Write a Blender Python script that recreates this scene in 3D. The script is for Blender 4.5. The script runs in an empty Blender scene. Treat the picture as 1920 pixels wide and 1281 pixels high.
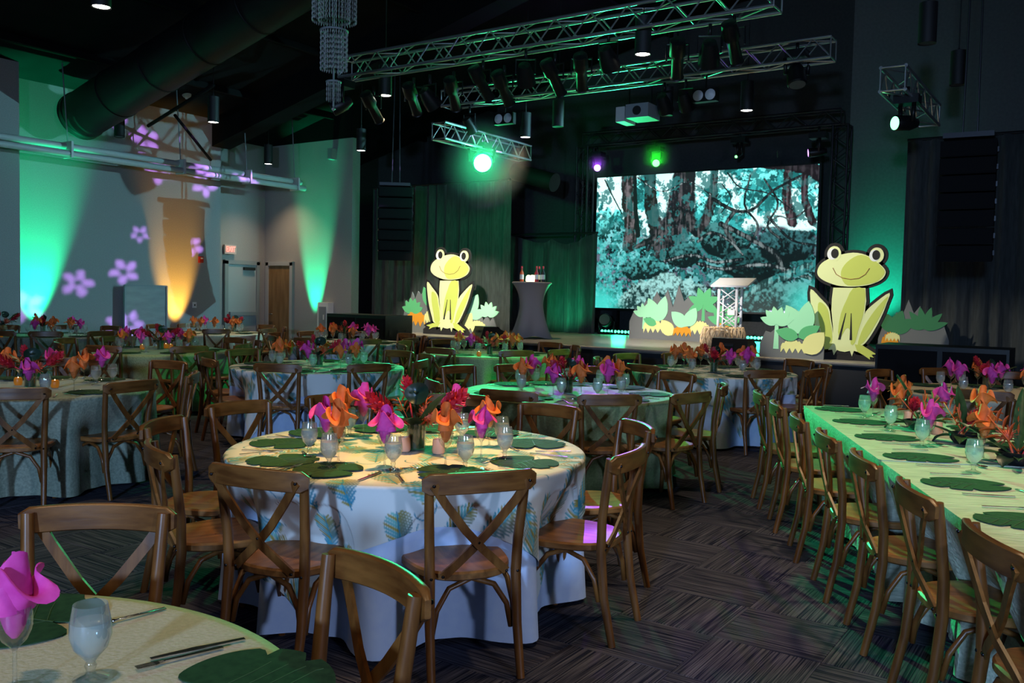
import bpy, bmesh, math, random
import numpy as np
from mathutils import Vector, Matrix
random.seed(7); np.random.seed(7)
SC = bpy.context.scene
COL = SC.collection
PI = math.pi
def R(d): return math.radians(d)

# ------------------------------------------------------------------ camera
YAW, F, PITCH, ROLL, CH = R(34.0), 1664.0, 0.0520, -0.0219, 1.603
_cy, _sy = math.cos(YAW), math.sin(YAW)
def G(x, y, z=None):
    """view-aligned ground coordinates -> room coordinates (room +Y runs to the stage)"""
    X, Y = x*_cy - y*_sy, x*_sy + y*_cy
    return (X, Y) if z is None else Vector((X, Y, z))
def _axes():
    fw = Vector((0, math.cos(PITCH), -math.sin(PITCH))); up = Vector((0, math.sin(PITCH), math.cos(PITCH))); rt = Vector((1, 0, 0))
    c, s = math.cos(ROLL), math.sin(ROLL)
    r2, u2 = c*rt - s*up, s*rt + c*up
    return [G(v.x, v.y, v.z) for v in (r2, u2, fw)]
RT, UP, FW = _axes()
CAMPOS = Vector((0, 0, CH))
def ray(px, py): return RT*((px-960)/F) + UP*((640.5-py)/F) + FW
def at(px, py, z):
    v = ray(px, py); return CAMPOS + v*((z-CH)/v.z)
def atd(px, py, d): return CAMPOS + ray(px, py)*d
def aty(px, py, Y):
    v = ray(px, py); return CAMPOS + v*(Y/v.y)
def atx(px, py, X):
    v = ray(px, py); return CAMPOS + v*(X/v.x)
def screen(P):
    q = Vector(P)-CAMPOS; d = q.dot(FW)
    return 960+F*q.dot(RT)/d, 640.5-F*q.dot(UP)/d, d
cd = bpy.data.cameras.new('camera'); cam = bpy.data.objects.new('camera', cd); COL.objects.link(cam)
cd.sensor_fit = 'HORIZONTAL'; cd.sensor_width = 36; cd.lens = F/1920*36; cd.clip_end = 200
cam.matrix_world = Matrix(((RT.x, UP.x, -FW.x, 0), (RT.y, UP.y, -FW.y, 0), (RT.z, UP.z, -FW.z, CH), (0, 0, 0, 1)))
SC.camera = cam

# ------------------------------------------------------------------ world, exposure, large lights
w = bpy.data.worlds.new('world'); SC.world = w; w.use_nodes = True
bg = w.node_tree.nodes['Background']; bg.inputs[0].default_value = (0.48, 0.60, 1.0, 1); bg.inputs[1].default_value = 0.075
vs = SC.view_settings; vs.view_transform = 'Standard'; vs.look = 'None'; vs.gamma = 1; vs.exposure = 0.0; vs.use_curve_mapping = False
SC.cycles.use_denoising = True
SC.cycles.max_bounces = 6; SC.cycles.transparent_max_bounces = 24; SC.cycles.diffuse_bounces = 3
SC.cycles.sample_clamp_indirect = 4
SC.cycles.caustics_reflective = False; SC.cycles.caustics_refractive = False
WARM = (1.0, 0.74, 0.42); GREEN = (0.02, 1.0, 0.33); TEAL = (0.01, 1.0, 0.40); PURPLE = (0.42, 0.10, 1.0); AMBER = (1.0, 0.50, 0.06); COOL = (0.36, 0.60, 1.0)
def spot(name, loc, target, watts, color=(1, 1, 1), angle=60, blend=0.6, radius=0.08):
    l = bpy.data.lights.new(name, 'SPOT'); l.energy = watts; l.color = color; l.spot_size = R(angle); l.spot_blend = blend; l.shadow_soft_size = radius
    o = bpy.data.objects.new(name, l); COL.objects.link(o); o.location = loc
    o.rotation_euler = (Vector(target)-Vector(loc)).to_track_quat('-Z', 'Y').to_euler()
    return o
# unseen warm downlights added above the tables, outside the picture, without housings
for (x, y, wt) in ((-0.8, 4.6, 170), (2.9, 4.6, 420), (1.5, 4.2, 170), (-1.2, 1.3, 150), (2.6, 1.2, 200), (0.9, 7.6, 190), (-3.8, 7.0, 200), (4.6, 8.2, 200), (0.8, 2.6, 60), (-2.6, 3.8, 90)):
    spot('added_downlight', G(x, y, 4.75), G(x, y, 0), wt, WARM, 70, 0.8, 0.12)
spot('added_table_spot', G(-0.5, 4.7, 5.2), G(-0.54, 4.71, 0.76), 950, (1.0, 0.50, 0.10), 25, 0.35, 0.08)  # amber spot added to turn just this table top golden
# cool fill spots added behind the camera to brighten skirts and chair backs
spot('front_fill', G(-2.5, -5.5, 2.5), G(-0.6, 6.5, 0.5), 2700, COOL, 75, 0.9, 0.25)
spot('front_fill', G(4.5, -4.5, 2.5), G(1.2, 6.0, 0.5), 950, (0.55, 0.68, 1.0), 75, 0.9, 0.25)
# green and violet effect beams from the rig towards the tables
spot('green_beam', aty(905, 322, 12.3), G(2.55, 4.9, 0.75), 7500, GREEN, 14, 0.6, 0.05)
spot('green_wide_beam', aty(905, 322, 12.3), G(-0.3, 9.2, 0.6), 1300, GREEN, 46, 0.9, 0.05)
spot('green_side_beam', aty(1677, 240, 11.5), G(-0.6, 11.5, 0.6), 900, GREEN, 44, 0.8, 0.06)
spot('violet_beam', aty(1120, 318, 17.3), G(0.75, 4.3, 0.3), 1500, PURPLE, 9, 0.6, 0.05)
# fixtureless keys added below the near truss, then the stage's green washes
spot('frog_key', (-8.3, 9.8, 4.15), (-10.85, 13.9, 1.7), 2300, (1.0, 0.95, 0.78), 28, 0.5, 0.05)
spot('frog_key', (-5.2, 9.8, 4.15), (-3.3, 13.1, 1.6), 820, (1.0, 0.95, 0.78), 34, 0.6, 0.05)
spot('lectern_key', (-6.5, 9.9, 4.15), (-6.6, 15.2, 1.2), 2300, (1.0, 0.95, 0.88), 32, 0.7, 0.05)
spot('bar_key', (-8.0, 9.9, 4.15), (-9.3, 14.4, 1.6), 120, (1.0, 0.92, 0.9), 20, 0.6, 0.05)
spot('stage_green', (-9.8, 16.6, 1.0), (-11.0, 18.6, 2.6), 60, TEAL, 110, 0.9, 0.1)
spot('stage_green', (-3.9, 17.9, 0.95), (-3.8, 18.75, 2.1), 460, (0.01, 1.0, 0.55), 66, 1.0, 0.1)
spot('rig_green', (-9.3, 17.0, 1.3), (-6.8, 10.5, 5.1), 1900, GREEN, 52, 0.8, 0.06)  # green spot added low on the stage to colour the trusses
spot('backwall_green', aty(905, 300, 13.2), (-12.5, 17.0, 3.6), 260, GREEN, 110, 1.0, 0.1)

# ------------------------------------------------------------------ mesh helpers
class MB:
    def __init__(s): s.v = []; s.f = []; s.m = []
    def add(s, vs, fs, mi=0):
        o = len(s.v); s.v += [tuple(p) for p in vs]; s.f += [tuple(i+o for i in f) for f in fs]; s.m += [mi]*len(fs); return s
    def box(s, c, d, rot=None, mi=0):
        pts = [Vector((x*d[0]/2, y*d[1]/2, z*d[2]/2)) for x in (-1, 1) for y in (-1, 1) for z in (-1, 1)]
        if rot is not None: pts = [rot @ p for p in pts]
        c = Vector(c)
        return s.add([p+c for p in pts], [(0, 1, 3, 2), (4, 6, 7, 5), (0, 4, 5, 1), (2, 3, 7, 6), (0, 2, 6, 4), (1, 5, 7, 3)], mi)
    def sweep(s, path, prof, side=None, closed=False, mi=0):
        """prof: function(i, n) -> list of (a, b) in the (side, normal) frame"""
        P = [Vector(p) for p in path]; n = len(P); o = len(s.v); k = None
        sd = Vector(side) if side is not None else None
        prev = None
        for i in range(n):
            t = (P[min(i+1, n-1)]-P[max(i-1, 0)]).normalized()
            if sd is None:
                a = prev if prev is not None else (Vector((0, 0, 1)) if abs(t.z) < 0.9 else Vector((1, 0, 0)))
                a = (a - t*a.dot(t)).normalized(); prev = a
            else: a = (sd - t*sd.dot(t)).normalized()
            b = t.cross(a); pr = prof(i, n); k = len(pr)
            s.v += [tuple(P[i]+a*u+b*v) for u, v in pr]
        for i in range(n-1):
            for j in range(k):
                s.f.append((o+i*k+j, o+i*k+(j+1) % k, o+(i+1)*k+(j+1) % k, o+(i+1)*k+j)); s.m.append(mi)
        s.f.append(tuple(o+j for j in range(k))[::-1]); s.f.append(tuple(o+(n-1)*k+j for j in range(k))); s.m += [mi, mi]
        return s
    def tube(s, path, r, seg=8, mi=0):
        rr = r if hasattr(r, '__len__') else [r]*len(path)
        return s.sweep(path, lambda i, n: [(rr[i]*math.cos(2*PI*j/seg), rr[i]*math.sin(2*PI*j/seg)) for j in range(seg)], mi=mi)
    def strip(s, path, w, t, side, wf=None, mi=0):
        def pr(i, n):
            ww = w*(wf(i/(n-1)) if wf else 1)
            return [(ww/2, t/2), (-ww/2, t/2), (-ww/2, -t/2), (ww/2, -t/2)]
        return s.sweep(path, pr, side, mi=mi)
    def lathe(s, prof, seg=20, c=(0, 0, 0), mi=0, close=False):
        o = len(s.v); n = len(prof)
        for r, z in prof:
            for j in range(seg): s.v.append((c[0]+r*math.cos(2*PI*j/seg), c[1]+r*math.sin(2*PI*j/seg), c[2]+z))
        for i in range(n-1):
            for j in range(seg):
                s.f.append((o+i*seg+j, o+i*seg+(j+1) % seg, o+(i+1)*seg+(j+1) % seg, o+(i+1)*seg+j)); s.m.append(mi)
        if close:
            s.f.append(tuple(o+j for j in range(seg))[::-1]); s.f.append(tuple(o+(n-1)*seg+j for j in range(seg))); s.m += [mi, mi]
        return s
    def prism(s, pts, z0, z1, mi=0, axis='z', bevel=0):
        n = len(pts)
        def e(p, z): return (p[0], p[1], z) if axis == 'z' else (p[0], z, p[1])
        vs = [e(p, z0) for p in pts]+[e(p, z1) for p in pts]
        fs = [tuple(range(n))[::-1], tuple(range(n, 2*n))]+[(i, (i+1) % n, n+(i+1) % n, n+i) for i in range(n)]
        return s.add(vs, fs, mi)
    def grid(s, fn, nu, nv, cu=False, cv=False, mi=0):
        o = len(s.v)
        for i in range(nu):
            for j in range(nv): s.v.append(tuple(fn(i/(nu if cu else nu-1), j/(nv if cv else nv-1))))
        for i in range(nu if cu else nu-1):
            for j in range(nv if cv else nv-1):
                s.f.append((o+i*nv+j, o+((i+1) % nu)*nv+j, o+((i+1) % nu)*nv+(j+1) % nv, o+i*nv+(j+1) % nv)); s.m.append(mi)
        return s
    def mesh(s, name, mats, smooth=False, ang=None):
        me = bpy.data.meshes.new(name); me.from_pydata(s.v, [], s.f); me.update()
        for m in (mats if isinstance(mats, (list, tuple)) else [mats]): me.materials.append(m)
        if any(s.m): me.polygons.foreach_set('material_index', s.m)
        if smooth:
            me.shade_smooth()
            if ang: me.set_sharp_from_angle(angle=R(ang))
        return me
def obj(name, me, parent=None, loc=(0, 0, 0), rot=(0, 0, 0), scale=None):
    o = bpy.data.objects.new(name, me); COL.objects.link(o)
    o.location = loc; o.rotation_euler = rot
    if scale is not None: o.scale = (scale,)*3 if not hasattr(scale, '__len__') else scale
    if parent is not None: o.parent = parent
    return o
def tag(o, label=None, cat=None, group=None, kind=None):
    if label: o['label'] = label
    if cat: o['category'] = cat
    if group: o['group'] = group
    if kind: o['kind'] = kind
    return o
def thing(name, label=None, cat=None, loc=(0, 0, 0), rz=0, group=None):
    return tag(obj(name, None, None, loc, (0, 0, rz)), label, cat, group)
def struct(name, me, parent=None, loc=(0, 0, 0), rot=(0, 0, 0)): 
    o = obj(name, me, parent, loc, rot); o['kind'] = 'structure'; return o
def dup(root, loc=None, rz=None, skip=()):
    r = root.copy(); COL.objects.link(r)
    if loc is not None: r.location = loc
    if rz is not None: r.rotation_euler = (0, 0, rz)
    for ch in root.children:
        if ch.name.split('.')[0] in skip: continue
        c = ch.copy(); COL.objects.link(c); c.parent = r
        for g in ch.children:
            d = g.copy(); COL.objects.link(d); d.parent = c
    return r

# ------------------------------------------------------------------ materials
def mat(name, col, rough=0.5, metal=0.0, spec=None, emit=None, es=0.0, **kw):
    m = bpy.data.materials.new(name); m.use_nodes = True; b = m.node_tree.nodes['Principled BSDF']
    b.inputs['Base Color'].default_value = (*col, 1); b.inputs['Roughness'].default_value = rough; b.inputs['Metallic'].default_value = metal
    if spec is not None: b.inputs['Specular IOR Level'].default_value = spec
    if emit: b.inputs['Emission Color'].default_value = (*emit, 1); b.inputs['Emission Strength'].default_value = es
    for k, v in kw.items(): b.inputs[k].default_value = v
    return m
def noise_mat(name, c1, c2, scale=(10, 10, 10), rough=0.5, detail=4, bump=0.0, bscale=None, metal=0, pos=(0.35, 0.65), rnd=0.0, coord='Object', spec=None, sheen=0):
    m = mat(name, c1, rough, metal, spec); nt = m.node_tree; N = nt.nodes; L = nt.links; b = N['Principled BSDF']
    tc = N.new('ShaderNodeTexCoord'); mp = N.new('ShaderNodeMapping'); mp.inputs['Scale'].default_value = scale
    L.new(tc.outputs[coord], mp.inputs['Vector'])
    if rnd:
        oi = N.new('ShaderNodeObjectInfo'); mu = N.new('ShaderNodeVectorMath'); mu.operation = 'SCALE'; mu.inputs[0].default_value = (37, 17, 11)
        L.new(oi.outputs['Random'], mu.inputs['Scale']); L.new(mu.outputs[0], mp.inputs['Location'])
    no = N.new('ShaderNodeTexNoise'); no.inputs['Detail'].default_value = detail; no.inputs['Scale'].default_value = 1
    L.new(mp.outputs[0], no.inputs['Vector'])
    cr = N.new('ShaderNodeValToRGB'); cr.color_ramp.elements[0].position = pos[0]; cr.color_ramp.elements[1].position = pos[1]
    cr.color_ramp.elements[0].color = (*c1, 1); cr.color_ramp.elements[1].color = (*c2, 1)
    L.new(no.outputs['Fac'], cr.inputs[0]); L.new(cr.outputs[0], b.inputs['Base Color'])
    if bump:
        bp = N.new('ShaderNodeBump'); bp.inputs['Strength'].default_value = bump; bp.inputs['Distance'].default_value = 0.01
        L.new(no.outputs['Fac'], bp.inputs['Height']); L.new(bp.outputs[0], b.inputs['Normal'])
    if sheen: b.inputs['Sheen Weight'].default_value = sheen
    return m
def glass_mat(name, tint=(1, 1, 1), refl=0.09, diff=0.0, dcol=(1, 1, 1)):
    m = bpy.data.materials.new(name); m.use_nodes = True; nt = m.node_tree; N = nt.nodes; L = nt.links
    for n in list(N): N.remove(n)
    out = N.new('ShaderNodeOutputMaterial'); tr = N.new('ShaderNodeBsdfTransparent'); tr.inputs[0].default_value = (*tint, 1)
    gl = N.new('ShaderNodeBsdfGlossy'); gl.inputs['Roughness'].default_value = 0.06
    lw = N.new('ShaderNodeLayerWeight'); lw.inputs[0].default_value = 0.35
    mr = N.new('ShaderNodeMapRange'); mr.inputs[3].default_value = refl; mr.inputs[4].default_value = 0.75
    L.new(lw.outputs['Facing'], mr.inputs[0])
    mx = N.new('ShaderNodeMixShader'); L.new(mr.outputs[0], mx.inputs[0]); L.new(tr.outputs[0], mx.inputs[1]); L.new(gl.outputs[0], mx.inputs[2])
    last = mx
    if diff:
        df = N.new('ShaderNodeBsdfTranslucent'); df.inputs[0].default_value = (*dcol, 1); d2 = N.new('ShaderNodeBsdfDiffuse'); d2.inputs[0].default_value = (*dcol, 1)
        ad = N.new('ShaderNodeMixShader'); L.new(df.outputs[0], ad.inputs[1]); L.new(d2.outputs[0], ad.inputs[2])
        m2 = N.new('ShaderNodeMixShader'); m2.inputs[0].default_value = diff; L.new(mx.outputs[0], m2.inputs[1]); L.new(ad.outputs[0], m2.inputs[2]); last = m2
    L.new(last.outputs[0], out.inputs[0]); return m
def emit_mat(name, col, st):
    return mat(name, (0.8, 0.8, 0.8), 0.4, emit=col, es=st)
def attr_mat(name, rough=0.7, emission=0.0, sheen=0.0):
    m = mat(name, (1, 1, 1), rough); nt = m.node_tree; a = nt.nodes.new('ShaderNodeAttribute'); a.attribute_name = 'paint'; b = nt.nodes['Principled BSDF']
    if emission:
        b.inputs['Base Color'].default_value = (0.02, 0.02, 0.02, 1); b.inputs['Emission Strength'].default_value = emission; nt.links.new(a.outputs['Color'], b.inputs['Emission Color'])
    else: nt.links.new(a.outputs['Color'], b.inputs['Base Color'])
    return m
M = {}
M['wood'] = noise_mat('chestnut_wood', (0.098, 0.033, 0.007), (0.20, 0.078, 0.018), (28, 28, 4), 0.34, 5, 0.08, rnd=1)
M['railw'] = noise_mat('rail_wood', (0.098, 0.033, 0.007), (0.20, 0.078, 0.018), (4, 28, 28), 0.34, 5, 0.08, rnd=1)
M['seat'] = noise_mat('seat_wood', (0.17, 0.065, 0.015), (0.32, 0.135, 0.037), (34, 4, 30), 0.38, 5, 0.06, rnd=1)
M['bolt'] = mat('dark_bolt', (0.03, 0.03, 0.035), 0.3, 0.9)
def carpet(name, sc):
    m = noise_mat(name, (0.006, 0.008, 0.022), (0.100, 0.098, 0.130), sc, 0.95, 3, 0.5, pos=(0.38, 0.72), rnd=1, spec=0.1); return m
M['carpet'] = carpet('striped_carpet', (150, 2.2, 1)); M['carpet2'] = carpet('striped_carpet_turned', (2.2, 150, 1))
M['floor'] = mat('slab', (0.02, 0.02, 0.022), 0.95)
M['black'] = mat('matt_black', (0.008, 0.008, 0.009), 0.6)
M['blackp'] = mat('black_plastic', (0.006, 0.006, 0.007), 0.4, spec=0.35)
M['ceiling'] = noise_mat('dark_ceiling', (0.008, 0.008, 0.008), (0.012, 0.012, 0.012), (2, 2, 2), 0.9, spec=0.1)
M['beam'] = mat('dark_beam', (0.004, 0.004, 0.004), 0.8, spec=0.15)
M['duct'] = noise_mat('dark_duct', (0.006, 0.006, 0.006), (0.010, 0.010, 0.010), (3, 3, 3), 0.55, spec=0.3)
M['wall'] = noise_mat('grey_wall', (0.31, 0.30, 0.305), (0.36, 0.35, 0.35), (60, 60, 60), 0.9, 2, 0.05)
M['wallb'] = noise_mat('black_wall', (0.035, 0.038, 0.04), (0.045, 0.048, 0.05), (20, 20, 20), 0.9)
M['wallg'] = noise_mat('teal_wall', (0.12, 0.13, 0.13), (0.14, 0.15, 0.15), (20, 20, 20), 0.9)
M['curtain'] = noise_mat('black_drape', (0.03, 0.034, 0.034), (0.05, 0.055, 0.055), (25, 25, 4), 0.9, sheen=0.15)
M['pipe'] = mat('painted_pipe', (0.55, 0.55, 0.55), 0.4)
M['alu'] = mat('truss_aluminium', (0.60, 0.61, 0.62), 0.32, 0.9)
M['trussb'] = mat('black_truss', (0.03, 0.03, 0.035), 0.4, 0.6)
M['lamp_on'] = emit_mat('downlight_lens', (1.0, 0.93, 0.82), 14)
M['lamp_off'] = mat('unlit_lens', (0.07, 0.07, 0.08), 0.3)
M['green_on'] = emit_mat('green_lens', (0.16, 1.0, 0.36), 4.5)
M['green_dim'] = emit_mat('green_lens_dim', (0.10, 1.0, 0.12), 6)
M['violet_on'] = emit_mat('violet_lens', (0.55, 0.22, 1.0), 4)
M['stage'] = noise_mat('stage_floor', (0.30, 0.265, 0.235), (0.40, 0.355, 0.32), (1.2, 8, 1), 0.30, 3)
M['stagefront'] = mat('stage_skirt', (0.014, 0.015, 0.02), 0.9)
M['edge'] = mat('stage_edge_trim', (0.20, 0.18, 0.17), 0.4)
M['sage'] = noise_mat('sage_sequin_cloth', (0.19, 0.235, 0.18), (0.29, 0.34, 0.26), (60, 60, 60), 0.55, 5, 0.5, sheen=0.2)
M['olive'] = noise_mat('olive_cloth', (0.20, 0.24, 0.105), (0.28, 0.32, 0.15), (60, 60, 60), 0.6, 5, 0.4, sheen=0.2)
M['champ'] = noise_mat('champagne_cloth', (0.52, 0.48, 0.35), (0.60, 0.55, 0.41), (90, 90, 90), 0.6, 4, 0.2)
M['mint'] = noise_mat('pale_crinkle_cloth', (0.36, 0.42, 0.33), (0.58, 0.62, 0.50), (9, 70, 60), 0.5, 5, 0.8)
M['bluewhite'] = noise_mat('pale_blue_cloth', (0.48, 0.60, 0.86), (0.53, 0.65, 0.88), (20, 20, 20), 0.8)
M['cream'] = noise_mat('cream_cloth', (0.55, 0.50, 0.36), (0.62, 0.56, 0.42), (30, 30, 30), 0.8)
M['overlay'] = attr_mat('embroidered_overlay', 0.75)
M['pink'] = noise_mat('pink_napkin', (0.62, 0.03, 0.30), (0.72, 0.06, 0.38), (30, 30, 30), 0.7)
M['orange'] = noise_mat('orange_napkin', (0.66, 0.135, 0.018), (0.74, 0.18, 0.03), (30, 30, 30), 0.7)
M['glass'] = glass_mat('clear_glass', (0.97, 0.985, 0.98), 0.10)
M['frost'] = glass_mat('misted_glass', (0.90, 0.94, 0.95), 0.12, 0.13, (0.95, 0.98, 1.0))
M['water'] = glass_mat('iced_water', (0.88, 0.93, 0.95), 0.05, 0.30, (0.95, 0.98, 1.0))
M['steel'] = mat('cutlery_steel', (0.62, 0.60, 0.57), 0.22, 1.0)
M['leafmat'] = noise_mat('leaf_green', (0.012, 0.040, 0.017), (0.020, 0.062, 0.025), (40, 40, 40), 0.8, spec=0.2)
M['vein'] = mat('leaf_vein', (0.05, 0.10, 0.04), 0.5)
M['leaf'] = noise_mat('foliage_green', (0.010, 0.040, 0.014), (0.030, 0.090, 0.028), (12, 12, 12), 0.4)
M['leafd'] = mat('dark_foliage', (0.008, 0.03, 0.02), 0.35)
M['red'] = noise_mat('ginger_red', (0.42, 0.01, 0.03), (0.62, 0.03, 0.05), (40, 40, 40), 0.5)
M['coral'] = mat('protea_coral', (0.60, 0.10, 0.04), 0.6)
M['bop'] = mat('orange_bract', (0.55, 0.085, 0.015), 0.5)
M['stem'] = mat('green_stem', (0.09, 0.20, 0.05), 0.5)
M['amber'] = emit_mat('amber_votive', (1.0, 0.34, 0.02), 0.16); M['amber'].node_tree.nodes['Principled BSDF'].inputs['Base Color'].default_value = (0.30, 0.10, 0.01, 1)
M['flame'] = emit_mat('candle_flame', (1.0, 0.72, 0.30), 8)
M['peach'] = mat('peach_votive', (0.85, 0.42, 0.26), 0.4)
M['bowl'] = mat('black_bowl', (0.01, 0.01, 0.012), 0.3)
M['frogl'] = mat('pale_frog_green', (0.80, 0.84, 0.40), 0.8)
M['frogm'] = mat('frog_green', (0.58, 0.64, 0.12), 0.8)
M['ink'] = mat('ink_black', (0.010, 0.008, 0.008), 0.8)
M['white'] = mat('paint_white', (0.8, 0.8, 0.78), 0.6)
M['smile'] = mat('smile_line', (0.35, 0.16, 0.05), 0.8)
M['cgrey'] = mat('cutout_grey', (0.17, 0.175, 0.17), 0.9)
M['cgreen'] = mat('cutout_green', (0.12, 0.50, 0.20), 0.9)
M['cmint'] = mat('cutout_mint', (0.40, 0.84, 0.50), 0.9)
M['cdark'] = mat('cutout_dark_green', (0.05, 0.22, 0.09), 0.9)
M['cyel'] = mat('cutout_yellow', (0.84, 0.80, 0.32), 0.9)
M['cora'] = mat('cutout_orange', (0.80, 0.32, 0.02), 0.9)
M['spandex'] = mat('grey_spandex', (0.22, 0.205, 0.215), 0.85)
M['door'] = noise_mat('oak_door', (0.20, 0.105, 0.035), (0.32, 0.18, 0.07), (9, 9, 1.2), 0.5)
M['doorg'] = mat('grey_metal_door', (0.36, 0.38, 0.40), 0.5)
M['frame'] = mat('door_frame', (0.25, 0.27, 0.29), 0.5)
M['framew'] = mat('pale_door_frame', (0.42, 0.42, 0.42), 0.5)
M['exit'] = emit_mat('exit_red', (1.0, 0.10, 0.06), 2.2)
M['signw'] = mat('sign_housing', (0.62, 0.50, 0.48), 0.5)
M['alarm'] = mat('fire_alarm_red', (0.45, 0.02, 0.01), 0.5)
M['board'] = noise_mat('white_board', (0.30, 0.31, 0.32), (0.36, 0.37, 0.38), (2, 2, 9), 0.25)
M['rattan'] = noise_mat('pale_rattan', (0.70, 0.50, 0.28), (0.80, 0.62, 0.40), (30, 30, 30), 0.7)
M['crystal'] = mat('cut_crystal', (0.75, 0.78, 0.75), 0.08, 0.7)
M['acry'] = mat('lectern_white', (0.72, 0.72, 0.75), 0.4)
M['grille'] = mat('speaker_grille', (0.004, 0.004, 0.005), 0.8, spec=0.15)
M['screenedge'] = mat('screen_bezel', (0.01, 0.01, 0.012), 0.5)
M['green_strip'] = emit_mat('led_pixel', (0.05, 1.0, 0.45), 6)
# ================================================================== structure
def roofz(x): return 5.45 + 0.25*(x+17.1)
def quadbox(name, x0, x1, y0, y1, z0, z1, m, parent=None):
    return struct(name, MB().box(((x0+x1)/2, (y0+y1)/2, (z0+z1)/2), (x1-x0, y1-y0, z1-z0)).mesh(name, m), parent)
# floor of quarter-turned carpet tiles
floor = struct('floor', MB().box((-6, 7, -0.035), (26, 26, 0.04)).mesh('floor', M['floor']))
TS = 0.5
def tile_mesh(name, m):
    h, t, b = TS/2-0.001, 0.0, 0.004
    mb = MB(); o = [(-h, -h), (h, -h), (h, h), (-h, h)]; i = [(x*(1-b/h), y*(1-b/h)) for x, y in o]
    mb.add([(x, y, -0.015) for x, y in o]+[(x, y, -0.0015) for x, y in o]+[(x, y, 0) for x, y in i],
           [(0, 1, 5, 4), (1, 2, 6, 5), (2, 3, 7, 6), (3, 0, 4, 7), (4, 5, 9, 8), (5, 6, 10, 9), (6, 7, 11, 10), (7, 4, 8, 11), (8, 9, 10, 11)])
    return mb.mesh(name, m)
tm = tile_mesh('carpet_tile', M['carpet'])
tiles = []
for i in range(-36, 14):
    for j in range(-8, 40):
        x, y = (i+0.5)*TS, (j+0.5)*TS
        px, py, d = screen((x, y, 0))
        vis = d > 1.2 and -80 < px < 2000 and py < 1340
        tiles.append((d if vis else 99+d, x, y, (i+j) % 2))
tiles.sort()
rest = MB()
for k, (d, x, y, o) in enumerate(tiles):
    if k < 300: obj('carpet_tile', tm, floor, (x, y, 0), (0, 0, o*PI/2))
    else:
        h = TS/2-0.001
        rest.add([(x-h, y-h, 0), (x+h, y-h, 0), (x+h, y+h, 0), (x-h, y+h, 0)], [(0, 1, 2, 3)], o)
ro = obj('far_carpet_tiles', rest.mesh('far_carpet_tiles', [M['carpet'], M['carpet2']]), floor); ro['kind'] = 'stuff'
# walls
XW, XA, YD = -17.1, -18.0, 15.3
ya, yb_ = atx(38, 500, XW).y, atx(413, 500, XW).y; xe = aty(659, 500, YD).x
wl = quadbox('wall_left', XW-0.3, XW, ya-0.4, yb_, 0, 5.5, M['wall'])
xn = XW+0.6; yn = atx(38, 500, xn).y
quadbox('wall_left_near', XW-0.3, xn, -5, yn, 0, 5.6, M['wall'])
quadbox('wall_alcove', XA-0.3, XA, yb_, YD, 0, 5.5, M['wall'])
wf = quadbox('wall_front', XA, xe, YD, YD+0.25, 0, 5.22, M['wall'])
quadbox('wall_front_header', XA-0.3, xe, YD-0.02, YD+0.25, 5.22, 6.6, M['beam'])
quadbox('wall_back', -24, -4.55, 18.75, 19.0, 0, 8, M['wallb'])
quadbox('wall_back_green', -4.55, 6, 18.75, 19.0, 0, 8, M['wallg'])
quadbox('wall_right', 6.8, 7.0, -5, 19, 0, 11, M['wallb'])
c = MB().grid(lambda u, v: (-24+31*u, -5+24*v, roofz(-24+31*u)), 2, 2).mesh('ceiling', M['ceiling'])
ceil = struct('ceiling', c)
def rafter(y, w, h, x0=XW, x1=6.5, drop=0.0, name='trim_rafter'):
    mb = MB(); mb.add([(x, y+s*w/2, roofz(x)-dz) for x in (x0, x1) for s in (-1, 1) for dz in (drop+h, drop)], [(0, 1, 3, 2), (4, 6, 7, 5), (0, 4, 5, 1), (2, 3, 7, 6), (0, 2, 6, 4), (1, 5, 7, 3)])
    return struct(name, mb.mesh(name, M['beam']))
for y, w_, h in ((13.25, 0.5, 0.62), (4.5, 0.35, 0.5), (17.0, 0.35, 0.5)): rafter(y, w_, h)
for x in (-15.6, -13.3, -11.0, -8.5, -6.0, -3.5):
    struct('trim_purlin', MB().box((x, 7, roofz(x)-0.07), (0.09, 24, 0.12)).mesh('trim_purlin', M['beam']))
# doors
p0, p1 = aty(507, 560, YD), aty(547, 560, YD)
d1 = struct('door_1', MB().box(((p0.x+p1.x)/2, YD-0.03, 1.11), (p1.x-p0.x, 0.05, 2.22)).mesh('door_1', M['door']))
for s, nm in ((p0.x-0.05, 'door_frame'), (p1.x+0.05, 'door_frame')): obj(nm, MB().box((s, YD-0.04, 1.15), (0.10, 0.09, 2.3)).mesh(nm, M['framew']), d1)
obj('door_frame', MB().box(((p0.x+p1.x)/2, YD-0.04, 2.27), (p1.x-p0.x+0.2, 0.09, 0.10)).mesh('door_frame', M['framew']), d1)
obj('door_handle', MB().tube([(p0.x+0.08, YD-0.06, 1.0), (p0.x+0.08, YD-0.11, 1.0), (p0.x+0.2, YD-0.11, 1.0)], 0.012).mesh('door_handle', M['steel'], True), d1)
q0, q1 = atx(424, 560, XA), atx(477, 560, XA)
d2 = struct('door_2', MB().box((XA+0.03, (q0.y+q1.y)/2, 1.11), (0.05, q1.y-q0.y, 2.22)).mesh('door_2', M['doorg']))
for s in (q0.y-0.05, q1.y+0.05): obj('door_frame', MB().box((XA+0.04, s, 1.15), (0.09, 0.10, 2.3)).mesh('door_frame', M['frame']), d2)
obj('door_frame', MB().box((XA+0.04, (q0.y+q1.y)/2, 2.27), (0.09, q1.y-q0.y+0.2, 0.10)).mesh('door_frame', M['frame']), d2)
obj('push_bar', MB().box((XA+0.10, (q0.y+q1.y)/2, 1.0), (0.06, q1.y-q0.y-0.06, 0.09)).mesh('push_bar', M['frame']), d2)
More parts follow.
